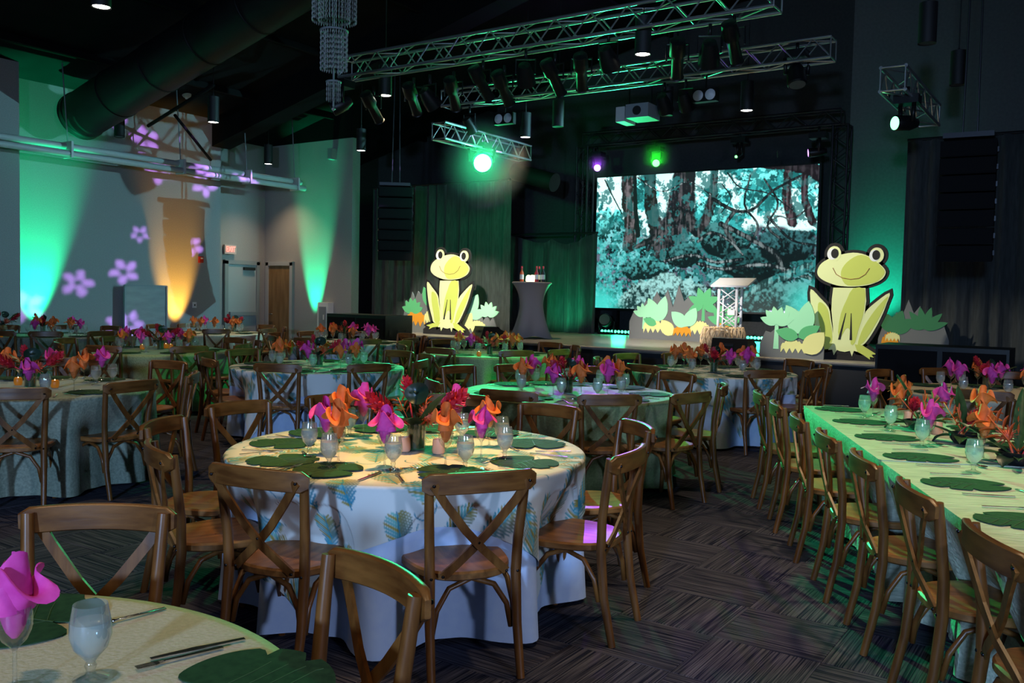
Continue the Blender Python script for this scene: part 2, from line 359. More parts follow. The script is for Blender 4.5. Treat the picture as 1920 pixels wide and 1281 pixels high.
obj('door_closer', MB().box((XA+0.09, q1.y-0.24, 2.12), (0.06, 0.34, 0.07)).mesh('door_closer', M['black']), d2)
# exit sign
def text_mesh(txt, size, ext, m):
    cu = bpy.data.curves.new('t', 'FONT'); cu.body = txt; cu.size = size; cu.extrude = ext; cu.align_x = 'CENTER'; cu.align_y = 'CENTER'
    o = bpy.data.objects.new('t', cu); COL.objects.link(o); dg = bpy.context.evaluated_depsgraph_get()
    me = bpy.data.meshes.new_from_object(o.evaluated_get(dg)); bpy.data.objects.remove(o); me.materials.clear(); me.materials.append(m); return me
e = atx(431, 468, XA+0.05)
ex = thing('exit_sign', 'lit red EXIT sign on the wall above the grey metal door', 'sign', e)
obj('housing', MB().box((0, 0, 0), (0.06, 0.34, 0.22)).mesh('housing', M['signw']), ex)
tx = obj('lettering', text_mesh('EXIT', 0.19, 0.004, M['exit']), ex, (0.036, 0, 0), (PI/2, 0, PI/2), (0.72, 1.0, 1))
# wall things
e = atx(375, 487, XW)
fa = thing('fire_alarm', 'small red fire alarm on the grey left wall', 'alarm', e); obj('case', MB().box((0.03, 0, 0), (0.06, 0.10, 0.14)).mesh('case', M['alarm']), fa); obj('strobe', MB().box((0.065, 0, 0.03), (0.02, 0.05, 0.03)).mesh('strobe', M['white']), fa)
e = atx(364, 572, XW)
ol = thing('wall_switch', 'white switch plate on the wall right of the amber uplight', 'switch', e); obj('plate', MB().box((0.01, 0, 0), (0.02, 0.10, 0.13)).mesh('plate', M['white']), ol); obj('toggle', MB().box((0.025, 0, 0), (0.02, 0.02, 0.04)).mesh('toggle', M['black']), ol)
e = aty(615, 600, YD)
fx = thing('extinguisher_cabinet', 'white fire extinguisher cabinet with dark glass door on the pale wall', 'cabinet', (e.x, YD, 1.0))
obj('cabinet_body', MB().box((0, -0.09, 0), (0.36, 0.18, 0.66)).mesh('cabinet_body', M['white']), fx)
dd = obj('cabinet_door', MB().box((0.0, -0.19, -0.02), (0.22, 0.02, 0.50)).mesh('cabinet_door', M['frame']), fx); obj('door_pull', MB().box((0.06, -0.21, -0.02), (0.02, 0.02, 0.12)).mesh('door_pull', M['white']), dd)
e = aty(627, 290, YD)
sp = thing('wall_speaker', 'small grey box speaker high on the pale wall', 'speaker', (e.x, YD-0.08, e.z)); obj('speaker_box', MB().box((0, 0, 0), (0.14, 0.15, 0.26)).mesh('speaker_box', M['wall']), sp); obj('grille', MB().box((0, -0.08, 0), (0.12, 0.01, 0.23)).mesh('grille', M['frame']), sp)
a, b = atx(235, 537, XW+0.25), atx(313, 538, XW+0.25)
wb = thing('white_board', 'pale framed board standing against the grey left wall', 'board', (XW+0.2, (a.y+b.y)/2, 0))
wd = b.y-a.y
obj('panel', MB().box((0.02, 0, 0.82), (0.02, wd, 1.6)).mesh('panel', M['board']), wb)
for s in (-1, 1): obj('edge_rail', MB().box((0.03, s*wd/2, 0.82), (0.05, 0.035, 1.64)).mesh('edge_rail', M['frame']), wb)
obj('edge_rail', MB().box((0.03, 0, 1.635), (0.05, wd, 0.035)).mesh('edge_rail', M['frame']), wb)
for s in (-1, 1): obj('foot', MB().box((0.03, s*wd/2, 0.02), (0.10, 0.05, 0.04)).mesh('foot', M['alu']), wb)
# pipes along the left wall
pr = thing('ceiling_pipe', 'pair of pale pipes slung along the left wall', 'pipe')
PX, PZ = -16.2, 4.18
for dx, z in ((0, PZ), (0.14, PZ-0.15)):
    obj('pipe', MB().tube([(PX+dx, y, z) for y in (-1, 3, 9, YD-0.45)], 0.06, 12).mesh('pipe', M['pipe'], True), pr)
for y in (6.6, 9.1, 11.5, 13.2, 14.6):
    obj('hanger_rod', MB().tube([(PX+0.06, y, PZ+0.06), (PX+0.06, y-0.1, roofz(PX))], 0.012, 6).mesh('hanger_rod', M['frame'], True), pr)
    obj('clamp', MB().box((PX+0.07, y, PZ-0.07), (0.3, 0.04, 0.3)).mesh('clamp', M['pipe']), pr)
# big round duct under the roof slope
dv = Vector((1, 0, 0.25)).normalized(); e0 = Vector((-16.5, 9.54, 4.82))
du = thing('air_duct', 'large dark round air duct hanging under the sloping ceiling', 'duct', e0)
du.rotation_euler = (0, -math.atan(0.25), 0)
obj('duct_tube', MB().lathe([(0.02, 0.0), (0.43, 0.0), (0.44, 0.03), (0.44, 11.5)], 40).mesh('duct_tube', M['duct'], True, 40), du, (0, 0, 0), (0, PI/2, 0))
for k, x in enumerate((0.02, 0.14, 1.3, 2.6, 3.9, 5.2)): obj('duct_ring', MB().lathe([(0.442, -0.012), (0.456, 0), (0.442, 0.012)], 40).mesh('duct_ring', M['duct'], True), du, (x, 0, 0), (0, PI/2, 0))
e = atd(965, 322, 19.5); e2 = atd(1038, 342, 18.9)
d3 = thing('short_duct', 'short round duct high on the dark wall beside the stage screen', 'duct'); obj('duct_tube', MB().tube([e, e2], 0.19, 20).mesh('duct_tube', M['duct'], True, 40), d3); obj('duct_ring', MB().tube([e2, e2+(e2-e).normalized()*0.03], 0.2, 20).mesh('duct_ring', M['duct'], True, 40), d3)
e = at(350, 178, 0); v = ray(350, 178); t_ = (roofz(0)-CH)/(v.z-0.25*v.x); e = CAMPOS+v*t_
sd = thing('smoke_detector', 'round smoke detector on the dark ceiling', 'detector', e); obj('disc', MB().lathe([(0.001, -0.06), (0.06, -0.055), (0.09, -0.02), (0.10, 0.03)], 16).mesh('disc', M['pipe'], True), sd); obj('sensor', MB().lathe([(0.001, -0.09), (0.03, -0.085), (0.035, -0.05)], 12).mesh('sensor', M['white'], True), sd)
# diagonal sway brace
sb = thing('sway_brace', 'dark diagonal brace between pipe hangers and ceiling', 'brace'); obj('brace_rod', MB().tube([atx(278, 236, -16.1), atx(400, 160, -13.2)], 0.035, 8).mesh('brace_rod', M['beam'], True), sb); obj('brace_rod', MB().tube([atx(328, 216, -15.4), atx(395, 300, -16.8)], 0.03, 8).mesh('brace_rod', M['beam'], True), sb)

# ================================================================== stage
ZS = 0.79
def sfy(x): return 12.96 + (x+8.4)*(-0.077)
pts = [(-12.3, sfy(-12.3)), (-1.9, sfy(-1.9)), (-1.9, 18.74), (-12.3, 18.74)]
st = thing('stage', 'raised stage with a worn wooden deck and black front', 'stage')
obj('deck', MB().prism(pts, ZS-0.05, ZS).mesh('deck', M['stage']), st)
obj('stage_front', MB().prism([(x, y+0.03) for x, y in pts[:2]]+pts[2:], 0, ZS-0.05).mesh('stage_front', M['stagefront']), st)
obj('edge_strip', MB().tube([(x, sfy(x)-0.012, ZS-0.02) for x in (-12.3, -1.9)], 0.022, 6).mesh('edge_strip', M['edge']), st)
# LED wall with its printed forest picture (flat screen content as vertex colours)
def vnoise(h, w_, n, seed):
    r = np.random.RandomState(seed); gy = max(2, int(n*h/w_)); g = r.rand(gy+2, n+2)
    yy = np.linspace(0, gy, h)[:, None]; xx = np.linspace(0, n, w_)[None, :]
    yi = np.minimum(yy.astype(int), gy-1+1); xi = xx.astype(int); fy = yy-yi; fx = xx-xi
    fy = fy*fy*(3-2*fy); fx = fx*fx*(3-2*fx)
    a = g[yi, xi]; b = g[yi, xi+1]; c_ = g[yi+1, xi]; d = g[yi+1, xi+1]
    return (a*(1-fx)+b*fx)*(1-fy)+(c_*(1-fx)+d*fx)*fy
def fbm(h, w_, n, seed, o=5):
    s = 0; a = 0.5; t = 0
    for k in range(o): s = s+a*vnoise(h, w_, n*2**k, seed+k); t += a; a *= 0.62
    return s/t
SH, SW = 320, 540
U, V = np.meshgrid(np.linspace(0, 1, SW), np.linspace(1, 0, SH))   # V up
asp = SW/SH
n1, n2, n3, n4 = fbm(SH, SW, 9, 3), fbm(SH, SW, 26, 11, 4), fbm(SH, SW, 5, 21, 4), fbm(SH, SW, 60, 31, 3)
def mix(a, b, t): return a*(1-t[..., None])+np.array(b)*t[..., None]
def sst(x, a, b): t = np.clip((x-a)/(b-a), 0, 1); return t*t*(3-2*t)
n5, n6, n7 = fbm(SH, SW, 100, 51, 2), fbm(SH, SW, 16, 61, 6), fbm(SH, SW, 30, 71, 4)
def nz(n): return np.clip((n-n.mean())/(n.std()*2.6)+0.5, 0, 1)
n1, n2, n3, n4, n5, n6, n7 = [nz(n) for n in (n1, n2, n3, n4, n5, n6, n7)]
img = np.zeros((SH, SW, 3)); img[:] = (0.008, 0.085, 0.085)                      # far foliage and sky glow
img = mix(img, (0.03, 0.33, 0.33), sst(n6*0.7+n5*0.3, 0.42, 0.66)); img = mix(img, (0.16, 0.75, 0.72), sst(n2*0.6+n5*0.4, 0.52, 0.72)*sst(V, 0.45, 0.8))
sky = sst(n1*0.8+n7*0.25+0.55*(V-0.80)-0.15*np.abs(U-0.42), 0.42, 0.60); img = mix(img, (0.62, 1.0, 0.98), sky)
img = mix(img, (0.01, 0.12, 0.12), sst(n7*0.75+n5*0.25, 0.60, 0.72)*0.9)
gr = sst(0.56+0.16*(n3-0.5)+0.05*np.sin(U*9)-V, -0.03, 0.05)                      # undergrowth and rocks
ug = np.zeros_like(img); ug[:] = (0.003, 0.011, 0.013)
ug = mix(ug, (0.010, 0.075, 0.072), sst(n2, 0.40, 0.7)); ug = mix(ug, (0.03, 0.24, 0.24), sst(n6*0.6+n5*0.4, 0.52, 0.74)); ug = mix(ug, (0.16, 0.50, 0.52), sst(n5*0.5+n7*0.5, 0.64, 0.80)); ug = mix(ug, (0.16, 0.14, 0.22), sst(n4*0.6+n1*0.4, 0.66, 0.8)*0.6)
ug = mix(ug, (0.05, 0.40, 0.38), sst(0.35-U+0.5*(n1-0.5), 0, 0.4)*sst(n7, 0.3, 0.7)*0.7)
ug = ug*(0.55+0.45*sst(0.45-U, -0.2, 0.3))[..., None]
img = img*(1-gr[..., None])+ug*gr[..., None]
def dseg(pts_):
    D = np.full(U.shape, 9.0); T = np.zeros(U.shape); n = len(pts_)-1
    for i in range(n):
        ax, ay = pts_[i][0]*asp, pts_[i][1]; bx, by = pts_[i+1][0]*asp, pts_[i+1][1]
        px, py = U*asp-ax, V-ay; dx, dy = bx-ax, by-ay; t = np.clip((px*dx+py*dy)/(dx*dx+dy*dy), 0, 1)
        d = np.hypot(px-t*dx, py-t*dy); k = d < D; D = np.where(k, d, D); T = np.where(k, (i+t)/n, T)
    return D, T
def smooth_path(q):
    q = [np.array(x, float) for x in q]; q = [2*q[0]-q[1]]+q+[2*q[-1]-q[-2]]; out = []
    for i in range(1, len(q)-2):
        for j in range(5):
            t = j/5; out.append(0.5*((2*q[i])+(q[i+1]-q[i-1])*t+(2*q[i-1]-5*q[i]+4*q[i+1]-q[i+2])*t*t+(3*q[i]-q[i-1]-3*q[i+1]+q[i+2])*t**3))
    return out+[q[-2]]
bark = nz(np.repeat(fbm(SH//8, SW, 130, 44, 2), 8, 0)[:SH])*0.6+n4*0.4
def limb(pts_, r0, r1, col, hi, moss=0.0):
    global img
    pts_ = smooth_path(pts_); D, T = dseg(pts_); rr = r0+(r1-r0)*T; D = D+0.012*(n4-0.5)*np.minimum(1, rr/0.05)
    k = 1-sst(D, rr*0.85, rr*1.05); sh = np.clip(1-D/np.maximum(rr, 1e-4), 0, 1)
    cc = mix(np.zeros_like(img)+np.array(col), hi, sst(bark*0.8+0.3*sh, 0.45, 0.95))
    if moss: cc = mix(cc, (0.03, 0.24, 0.24), sst(n7*0.7+n5*0.3, 0.55, 0.72)*moss)
    img = img*(1-k[..., None])+cc*k[..., None]
def mound(cx, cy, rx, ry, col, hi_):
    global img
    q_ = ((U-cx)/rx)**2+((V-cy)/ry)**2+0.35*(n6-0.5)
    k = 1-sst(q_, 0.85, 1.0); up = np.clip(0.15+0.75*(V-cy)/ry+0.9*(n5-0.5)+0.6*(n7-0.5), 0, 1)
    cc = mix(np.zeros_like(img)+np.array(col), hi_, up); img = img*(1-k[..., None])+cc*k[..., None]
dk, hi = (0.004, 0.007, 0.008), (0.085, 0.085, 0.09)
limb([(0.155, 1.05), (0.160, 0.8), (0.18, 0.62), (0.17, 0.48)], 0.052, 0.062, (0.012, 0.010, 0.011), (0.13, 0.11, 0.12), 0.3)
limb([(0.190, 1.05), (0.196, 0.8), (0.215, 0.55)], 0.016, 0.02, dk, dk)
limb([(0.265, 1.02), (0.272, 0.78), (0.31, 0.56)], 0.046, 0.065, (0.006, 0.007, 0.007), (0.035, 0.04, 0.04), 0.3)
limb([(0.43, 1.05), (0.42, 0.85), (0.405, 0.66), (0.35, 0.50)], 0.085, 0.15, (0.008, 0.010, 0.012), (0.075, 0.072, 0.08), 0.45)
limb([(0.40, 0.7), (0.32, 0.55), (0.20, 0.46)], 0.06, 0.015, dk, hi, 0.4); limb([(0.43, 0.68), (0.52, 0.54), (0.62, 0.44)], 0.06, 0.015, dk, hi, 0.4); limb([(0.38, 0.6), (0.36, 0.45), (0.41, 0.33)], 0.045, 0.02, dk, hi, 0.5); limb([(0.34, 0.56), (0.27, 0.44), (0.25, 0.36)], 0.03, 0.012, dk, hi, 0.5)
limb([(0.565, 1.0), (0.558, 0.8), (0.525, 0.62)], 0.026, 0.045, (0.012, 0.012, 0.012), hi, 0.3)
limb([(0.88, 1.05), (0.875, 0.8), (0.90, 0.62)], 0.030, 0.04, (0.012, 0.009, 0.010), (0.09, 0.06, 0.07), 0.3); limb([(0.95, 1.05), (0.945, 0.8), (0.98, 0.62)], 0.022, 0.03, (0.010, 0.006, 0.007), (0.07, 0.05, 0.06), 0.2)
limb([(1.03, 0.92), (0.93, 0.985), (0.76, 1.02)], 0.06, 0.02, (0.007, 0.005, 0.006), (0.03, 0.025, 0.03))
mound(0.60, 0.50, 0.10, 0.13, (0.002, 0.008, 0.008), (0.05, 0.20, 0.20)); mound(0.76, 0.32, 0.15, 0.13, (0.002, 0.006, 0.006), (0.02, 0.10, 0.10)); mound(0.44, 0.40, 0.09, 0.09, (0.002, 0.008, 0.008), (0.04, 0.18, 0.18)); mound(0.88, 0.46, 0.13, 0.12, (0.002, 0.006, 0.006), (0.03, 0.12, 0.13)); mound(0.24, 0.30, 0.12, 0.09, (0.003, 0.012, 0.012), (0.06, 0.30, 0.30))
for pts_, r0, r1, h_ in ([[(0.56, 0.80), (0.66, 0.71), (0.74, 0.72), (0.82, 0.84), (0.93, 0.93)], 0.013, 0.009, 0.05], [[(0.2, 0.99), (0.32, 0.87), (0.45, 0.93), (0.55, 0.83)], 0.006, 0.004, 0.5],
                     [[(0.66, 0.71), (0.62, 0.6), (0.66, 0.48)], 0.013, 0.018, 0.12], [[(0.72, 0.95), (0.70, 0.75), (0.76, 0.6), (0.72, 0.45)], 0.006, 0.010, 0.10], [[(0.60, 0.62), (0.72, 0.52), (0.84, 0.40), (0.88, 0.28), (0.98, 0.30)], 0.019, 0.015, 0.16],
                     [[(0.8, 0.66), (0.9, 0.5), (1.0, 0.46)], 0.010, 0.007, 0.12], [[(0.04, 0.98), (0.08, 0.86), (0.13, 0.72)], 0.006, 0.005, 0.02], [[(0.62, 0.98), (0.68, 0.87), (0.80, 0.82), (0.9, 0.7)], 0.005, 0.004, 0.03], [[(0.5, 0.5), (0.56, 0.56), (0.64, 0.5), (0.7, 0.4)], 0.013, 0.009, 0.2],
                     [[(0.78, 0.92), (0.84, 0.75), (0.80, 0.6), (0.86, 0.5)], 0.007, 0.009, 0.08], [[(0.97, 0.72), (0.90, 0.64), (0.84, 0.66), (0.78, 0.56)], 0.007, 0.005, 0.15], [[(0.35, 0.36), (0.48, 0.40), (0.58, 0.35), (0.70, 0.37)], 0.013, 0.012, 0.25], [[(0.6, 0.9), (0.64, 0.8), (0.6, 0.7)], 0.004, 0.004, 0.02], [[(0.5, 0.34), (0.62, 0.30), (0.8, 0.33), (0.98, 0.24)], 0.012, 0.014, 0.25]):
    limb(pts_, r0, r1, (0.004, 0.008, 0.009), (h_*0.8, h_, h_*1.02))
mound(0.37, 0.03, 0.24, 0.23, (0.008, 0.03, 0.03), (0.26, 0.52, 0.50)); mound(0.90, 0.04, 0.20, 0.17, (0.006, 0.025, 0.024), (0.08, 0.26, 0.25))
limb([(0.66, 0.06), (0.80, 0.20), (1.0, 0.33)], 0.022, 0.035, (0.008, 0.035, 0.034), (0.14, 0.34, 0.33), 0.6)
img = mix(img, (0.05, 0.55, 0.48), sst(1-np.hypot((U-0.02)*1.4, V-0.02)*3.6, 0.2, 0.9)*0.9); img = mix(img, (0.06, 0.58, 0.50), sst(1-np.hypot((U-0.98)*1.6, V-0.06)*3.6, 0.2, 0.9)*0.7)
img = mix(img, (0.75, 0.75, 1.0), sst(1-np.abs(V-0.005)*60, 0, 1)*(U > 0.82)*(U < 0.94))
SY = 18.30
bl, br, tl = aty(1116, 579, SY), aty(1527, 592, SY), aty(1119, 338, SY)
sx0, sx1, sz0, sz1 = bl.x, br.x, 1.36, 4.36
xs = sx0+(sx1-sx0)*U; zs = sz0+(sz1-sz0)*V
scr = thing('led_screen', 'large LED wall showing a misty teal forest', 'screen', ((sx0+sx1)/2, SY, 0))
me = bpy.data.meshes.new('picture')
vv = np.stack([xs-(sx0+sx1)/2, np.full_like(xs, -0.062), zs], -1).reshape(-1, 3)
I = np.arange(SH*SW).reshape(SH, SW); fc = np.stack([I[:-1, :-1], I[1:, :-1], I[1:, 1:], I[:-1, 1:]], -1).reshape(-1, 4)
me.from_pydata(vv.tolist(), [], fc.tolist()); me.update()
ca = me.color_attributes.new('paint', 'FLOAT_COLOR', 'POINT'); ca.data.foreach_set('color', np.concatenate([np.clip(img, 0, 1).reshape(-1, 3), np.ones((SH*SW, 1))], 1).ravel())
M['screen'] = attr_mat('screen_picture', 0.5, emission=1.5); me.materials.append(M['screen'])
obj('picture', me, scr)
obj('panel_frame', MB().box((0, 0, (sz0+sz1)/2), (sx1-sx0+0.08, 0.12, sz1-sz0+0.08)).mesh('panel_frame', M['screenedge']), scr)
for x in (-0.4, 0, 0.4):
    obj('support_leg', MB().box((x*(sx1-sx0), 0.05, (ZS+sz0)/2), (0.12, 0.1, sz0-ZS)).mesh('support_leg', M['screenedge']), scr)

# box trusses ---------------------------------------------------------
def truss(name, label, A, B, m, w_=0.29, bay=0.5, r=0.024, group=None, rb=0.011, up=None):
    A, B = Vector(A), Vector(B); L = (B-A).length; rt = thing(name, label, 'truss', A, 0, group)
    q_ = (B-A).to_track_quat('X', 'Z'); rt.rotation_mode = 'QUATERNION'; rt.rotation_quaternion = q_
    ch = MB().tube([(0, 0, 0), (L, 0, 0)], r, 10).mesh('chord', m, True, 40); h = w_/2
    for y in (-h, h):
        for z in (-h, h): obj('chord', ch, rt, (0, y, z))
    n = max(2, round(L/bay)); bl_ = L/n; ln = math.hypot(bl_/2, w_)
    bm_ = MB().tube([(0, 0, 0), (ln, 0, 0)], rb, 6).mesh('brace', m, True, 40); an = math.atan2(w_, bl_/2)
    for i in range(n):
        for y in (-h, h):
            obj('brace', bm_, rt, (i*bl_, y, -h), (0, -an, 0)); obj('brace', bm_, rt, ((i+1)*bl_, y, -h), (0, -(PI-an), 0))
        for z in (-h, h):
            obj('brace', bm_, rt, (i*bl_+(bl_/2 if False else 0), -h if i % 2 else h, z), (0, 0, (1 if i % 2 else -1)*math.atan2(w_, bl_)), (math.hypot(bl_, w_)/ln, 1, 1))
    sq = MB().tube([(0, -h, 0), (0, h, 0)], rb, 6).mesh('end_bar', m, True, 40)
    for x in (0, L):
        for z in (-h, h): obj('end_bar', sq, rt, (x, 0, z))
        for y in (-h, h): obj('end_bar', sq, rt, (x, y, 0), (PI/2, 0, 0))
    return rt
Xv = Vector((1, 0, 0))
tc1 = G(0.116, 12.0, 0); z1 = 5.02; t1a = Vector((tc1.x-3.35, tc1.y, z1)); t1b = Vector((tc1.x+3.35, tc1.y, z1))
truss('lighting_truss', 'long aluminium box truss nearest the camera above the tables', t1a, t1b, M['alu'])
tc2 = G(1.6, 15.0, 0); z2 = 5.26; t2a = Vector((tc2.x-3.55, tc2.y, z2)); t2b = Vector((tc2.x+3.55, tc2.y, z2))
truss('lighting_truss', 'long aluminium box truss over the front of the stage', t2a, t2b, M['alu'])
t3a = atd(822, 245, 16.0); t3b = Vector((t3a.x, t3a.y+2.85, t3a.z))
truss('short_truss', 'short green-lit box truss beside the big green lamp', t3a, t3b, M['alu'])
t4a = atd(1674, 147, 11.0); t4b = Vector((t4a.x, t4a.y+2.6, t4a.z))
truss('short_truss', 'short box truss hanging over the right end of the stage', t4a, t4b, M['alu'])
vt = {}
for nm, pxx, lab in (('l', 1092, 'left'), ('r', 1569, 'right')):
    e = aty(pxx, 500, 17.8); vt[nm] = e.x
    t_ = truss('upright_truss', 'black upright truss at the %s side of the LED wall' % lab, (e.x, 17.8, ZS), (e.x, 17.8, 5.0), M['trussb'], 0.28, 0.42)
truss('cross_truss', 'black cross truss above the LED wall carrying violet and green lamps', (vt['l'], 17.8, 5.15), (vt['r'], 17.8, 5.15), M['trussb'], 0.28, 0.6)

# pendant downlights -----------------------------------------------------
def pend_mesh():
    h = MB().lathe([(0.085, 0.012), (0.10, 0.0), (0.10, 0.46), (0.02, 0.46), (0.012, 0.5)], 24).mesh('housing', M['black'], True, 40)
    l = MB().lathe([(0.001, 0.010), (0.088, 0.010)], 24).mesh('lens', M['lamp_on'])
    lo = MB().lathe([(0.001, 0.010), (0.088, 0.010)], 24).mesh('lens', M['lamp_off'])
    return h, l, lo
PH, PL, PLO = pend_mesh()
PEND = [(190, 14, 1), (722, 180, 1), (1205, 103, 1), (985, 258, 1), (1400, 208, 1), (400, 230, 1), (503, 308, 1), (677, 283, 1), (224, 257, 0), (1738, 82, 0), (1795, 160, 0), (1046, 238, 0), (1250, 217, 0)]
plab = ['lit black pendant downlight at the top left of the picture', 'lit black pendant below the left end of the near truss', 'lit black pendant in front of the right half of the near truss', 'lit grey pendant left of the projector, above the green lamp', 'lit grey pendant below the stage truss, above the screen', 'lit pendant in front of the dark rafter by the smoke detector', 'lit pendant above the grey metal door', 'lit pendant right of the pale corner wall', 'unlit pendant in front of the purple flower lights on the wall', 'unlit pendant highest at the right, above the short truss', 'unlit pendant right of the short truss', 'unlit pendant right of the grey pendant over the green lamp', 'unlit pendant left of the twin blinder lamps']
for (px, py, on), lb in zip(PEND, plab):
    e = at(px, py, 4.6) if (px, py) not in ((1738, 82),) else at(px, py, 4.6)
    t_ = thing('pendant_light', lb, 'lamp', e, 0, 'cylinder pendants under the ceiling')
    obj('housing', PH, t_); obj('lens', PL if on else PLO, t_)
    zt = roofz(e.x)-e.z
    obj('cord', MB().tube([(0, 0, 0.5), (0, 0, max(zt, 0.6))], 0.008, 6).mesh('cord', M['black']), t_)
    if on: spot('pendant_beam', (e.x, e.y, e.z-0.02), (e.x, e.y, 0), 210, WARM, 100, 0.9, 0.08)
# uplights on the walls ------------------------------------------------
def uplight(px, wall, off, col, lab, watts, spread, tz=2.6):
    if wall == 'x': e = atx(px, 600, XW+off); tgt = Vector((XW-0.02, e.y, tz))
    else: e = aty(px, 600, YD-off); tgt = Vector((e.x, YD+0.02, tz))
    t_ = thing('uplight', lab, 'lamp', (e.x, e.y, 0)); obj('base', MB().box((0, 0, 0.03), (0.22, 0.2, 0.06)).mesh('base', M['blackp']), t_); obj('can', MB().lathe([(0.001, 0.06), (0.08, 0.06), (0.09, 0.2), (0.075, 0.2)], 16).mesh('can', M['blackp'], True, 40), t_)
    obj('lens', MB().lathe([(0.001, 0.195), (0.075, 0.195)], 16).mesh('lens', emit_mat('uplight_lens', col, 6)), t_)
    spot('uplight_beam', (e.x, e.y, 0.24), tgt, watts, col, spread, 0.8, 0.04)
uplight(84, 'x', 0.40, TEAL, 'green uplight at the foot of the left wall', 3000, 42, 3.0)
uplight(352, 'x', 0.45, AMBER, 'amber uplight at the foot of the left wall', 900, 40, 1.9)
uplight(568, 'y', 0.40, TEAL, 'green uplight at the foot of the pale corner wall', 1900, 30, 2.6)

# moving lights and lamp fixtures --------------------------------------
def moving_head(lab, e, aim, lens, r=0.11, down=True, gobo=None):
    """e = lens centre"""
    e = Vector(e); d = (Vector(aim)-e).normalized(); t_ = thing('moving_head', lab, 'stage light', e)
    q_ = d.to_track_quat('Z', 'Y').to_matrix()
    hd = MB().lathe([(0.001, -0.34), (r*0.7, -0.33), (r*1.15, -0.22), (r*1.2, -0.02), (r*1.05, 0.0)], 20)
    hd.v = [tuple(q_ @ Vector(v)) for v in hd.v]; obj('head', hd.mesh('head', M['blackp'], True, 40), t_)
    ln = MB().lathe([(0.001, -0.005), (r, -0.005)], 20); ln.v = [tuple(q_ @ Vector(v)) for v in ln.v]; obj('lens', ln.mesh('lens', lens), t_)
    c_ = q_ @ Vector((0, 0, -0.18)); s = 1 if down else -1
    sd_ = Vector((d.y, -d.x, 0)).normalized()
    for k in (-1, 1): obj('yoke_arm', MB().tube([c_+sd_*k*(r*1.35), c_+sd_*k*(r*1.5)+Vector((0, 0, s*0.24))], 0.028, 8).mesh('yoke_arm', M['blackp'], True), t_)
    obj('yoke_base', MB().box(c_+Vector((0, 0, s*0.29)), (0.30, 0.24, 0.11)).mesh('yoke_base', M['blackp']), t_)
    obj('clamp', MB().tube([c_+Vector((0, 0, s*0.34)), c_+Vector((0, 0, s*0.46))], 0.025, 8).mesh('clamp', M['blackp'], True), t_)
    return t_
e = Vector((t3a.x, t3a.y+0.75, 0)); gl = atd(905, 306, (e-CAMPOS).dot(FW)); gl.z = min(gl.z, t3a.z-0.3)
moving_head('big blazing green lamp under the short left truss', gl, G(1.5, 5.5, 0.5), M['green_on'], 0.17)
e = aty(1677, 231, t4a.y+0.35); moving_head('narrow green lamp under the short right truss', e, e+(CAMPOS-e).normalized()*0.32+RT*-0.95, M['green_on'], 0.085)
e = aty(1120, 315, 17.6); moving_head('violet lamp at the top left corner of the LED wall', e, CAMPOS+Vector((0.3, 1, 0)), M['violet_on'], 0.075)
e = aty(1230, 306, 17.6); moving_head('small green lamp above the left half of the LED wall', e, CAMPOS+Vector((0, 2, 0)), M['green_dim'], 0.075)
e = aty(1380, 294, 17.6); moving_head('faint green lamp above the right half of the LED wall', e, (-7, 6, 0), M['green_dim'], 0.03)
vl = aty(1515, 287, 16.6)
vh = moving_head('violet lamp at the top right corner of the LED wall', vl, (XW, 10.8, 2.8), M['violet_on'], 0.07)
e = aty(1133, 603, 17.3); e.z = 1.12; moving_head('green-lit moving head standing on the stage floor', e, (-7, 8, 3.5), M['lamp_off'], 0.12, down=False)
e = aty(1495, 160, tc2.y); moving_head('dark moving head under the right end of the stage truss', e, e+Vector((0.2, -0.3, -1)), M['lamp_off'], 0.12)
e = aty(622, 205, tc1.y-0.2); moving_head('dark moving head with a blue glint below the chandelier', e, e+Vector((-1, -1, -0.8)), M['lamp_off'], 0.10)
# wash from the violet lamp across the left wall, and its flower gobo
spot('wall_wash', vl+Vector((0.3, -0.6, -0.1)), (XW, 10.8, 2.8), 2600, (0.26, 0.70, 0.82), 40, 0.5, 0.03)
FL = [(272, 262, 1.0), (299, 322, 0.95), (383, 347, 0.9), (233, 510, 0.95), (146, 531, 0.95), (48, 575, 1.05), (222, 612, 0.9), (360, 462, 0.8), (213, 225, 0.8), (262, 440, 0.6)]
FW_ = [(atx(x, y, XW), s) for x, y, s in FL]
lp = vl+Vector((-0.32, -0.25, -0.02)); gd = (Vector((XW, 10.9, 2.9))-lp).normalized(); ga = gd.cross(Vector((0, 0, 1))).normalized(); gb = ga.cross(gd)
gm = MB(); NG = 220; GS = 0.060; gi = {}
def gvert(i, j):
    if (i, j) not in gi:
        gi[(i, j)] = len(gm.v); gm.v.append(tuple(lp+gd*0.16+ga*(i/NG-0.5)*2*GS+gb*(j/NG-0.5)*2*GS-vl))
    return gi[(i, j)]
for i in range(NG):
    for j in range(NG):
        p = gd*0.16+ga*((i+0.5)/NG-0.5)*2*GS+gb*((j+0.5)/NG-0.5)*2*GS
        wp = lp+p*((XW-lp.x)/p.x); hole = False
        for c_, s in FW_:
            dy, dz = wp.y-c_.y, wp.z-c_.z; r_ = math.hypot(dy*0.8, dz)
            if r_ < 0.30*s:
                a_ = math.atan2(dz, dy*0.8)+c_.y*3; ph = (a_*5/(2*PI)) % 1-0.5
                if 0.06 < r_ and abs(ph)*2*PI/5*r_ < min(0.086*s*math.sin(PI*min(1, (r_-0.05)/(0.25*s)))**0.6, 0.5*r_): hole = True
        if not hole: gm.f.append((gvert(i, j), gvert(i+1, j), gvert(i+1, j+1), gvert(i, j+1))); gm.m.append(0)
obj('gobo_plate', gm.mesh('gobo_plate', M['black']), vh)
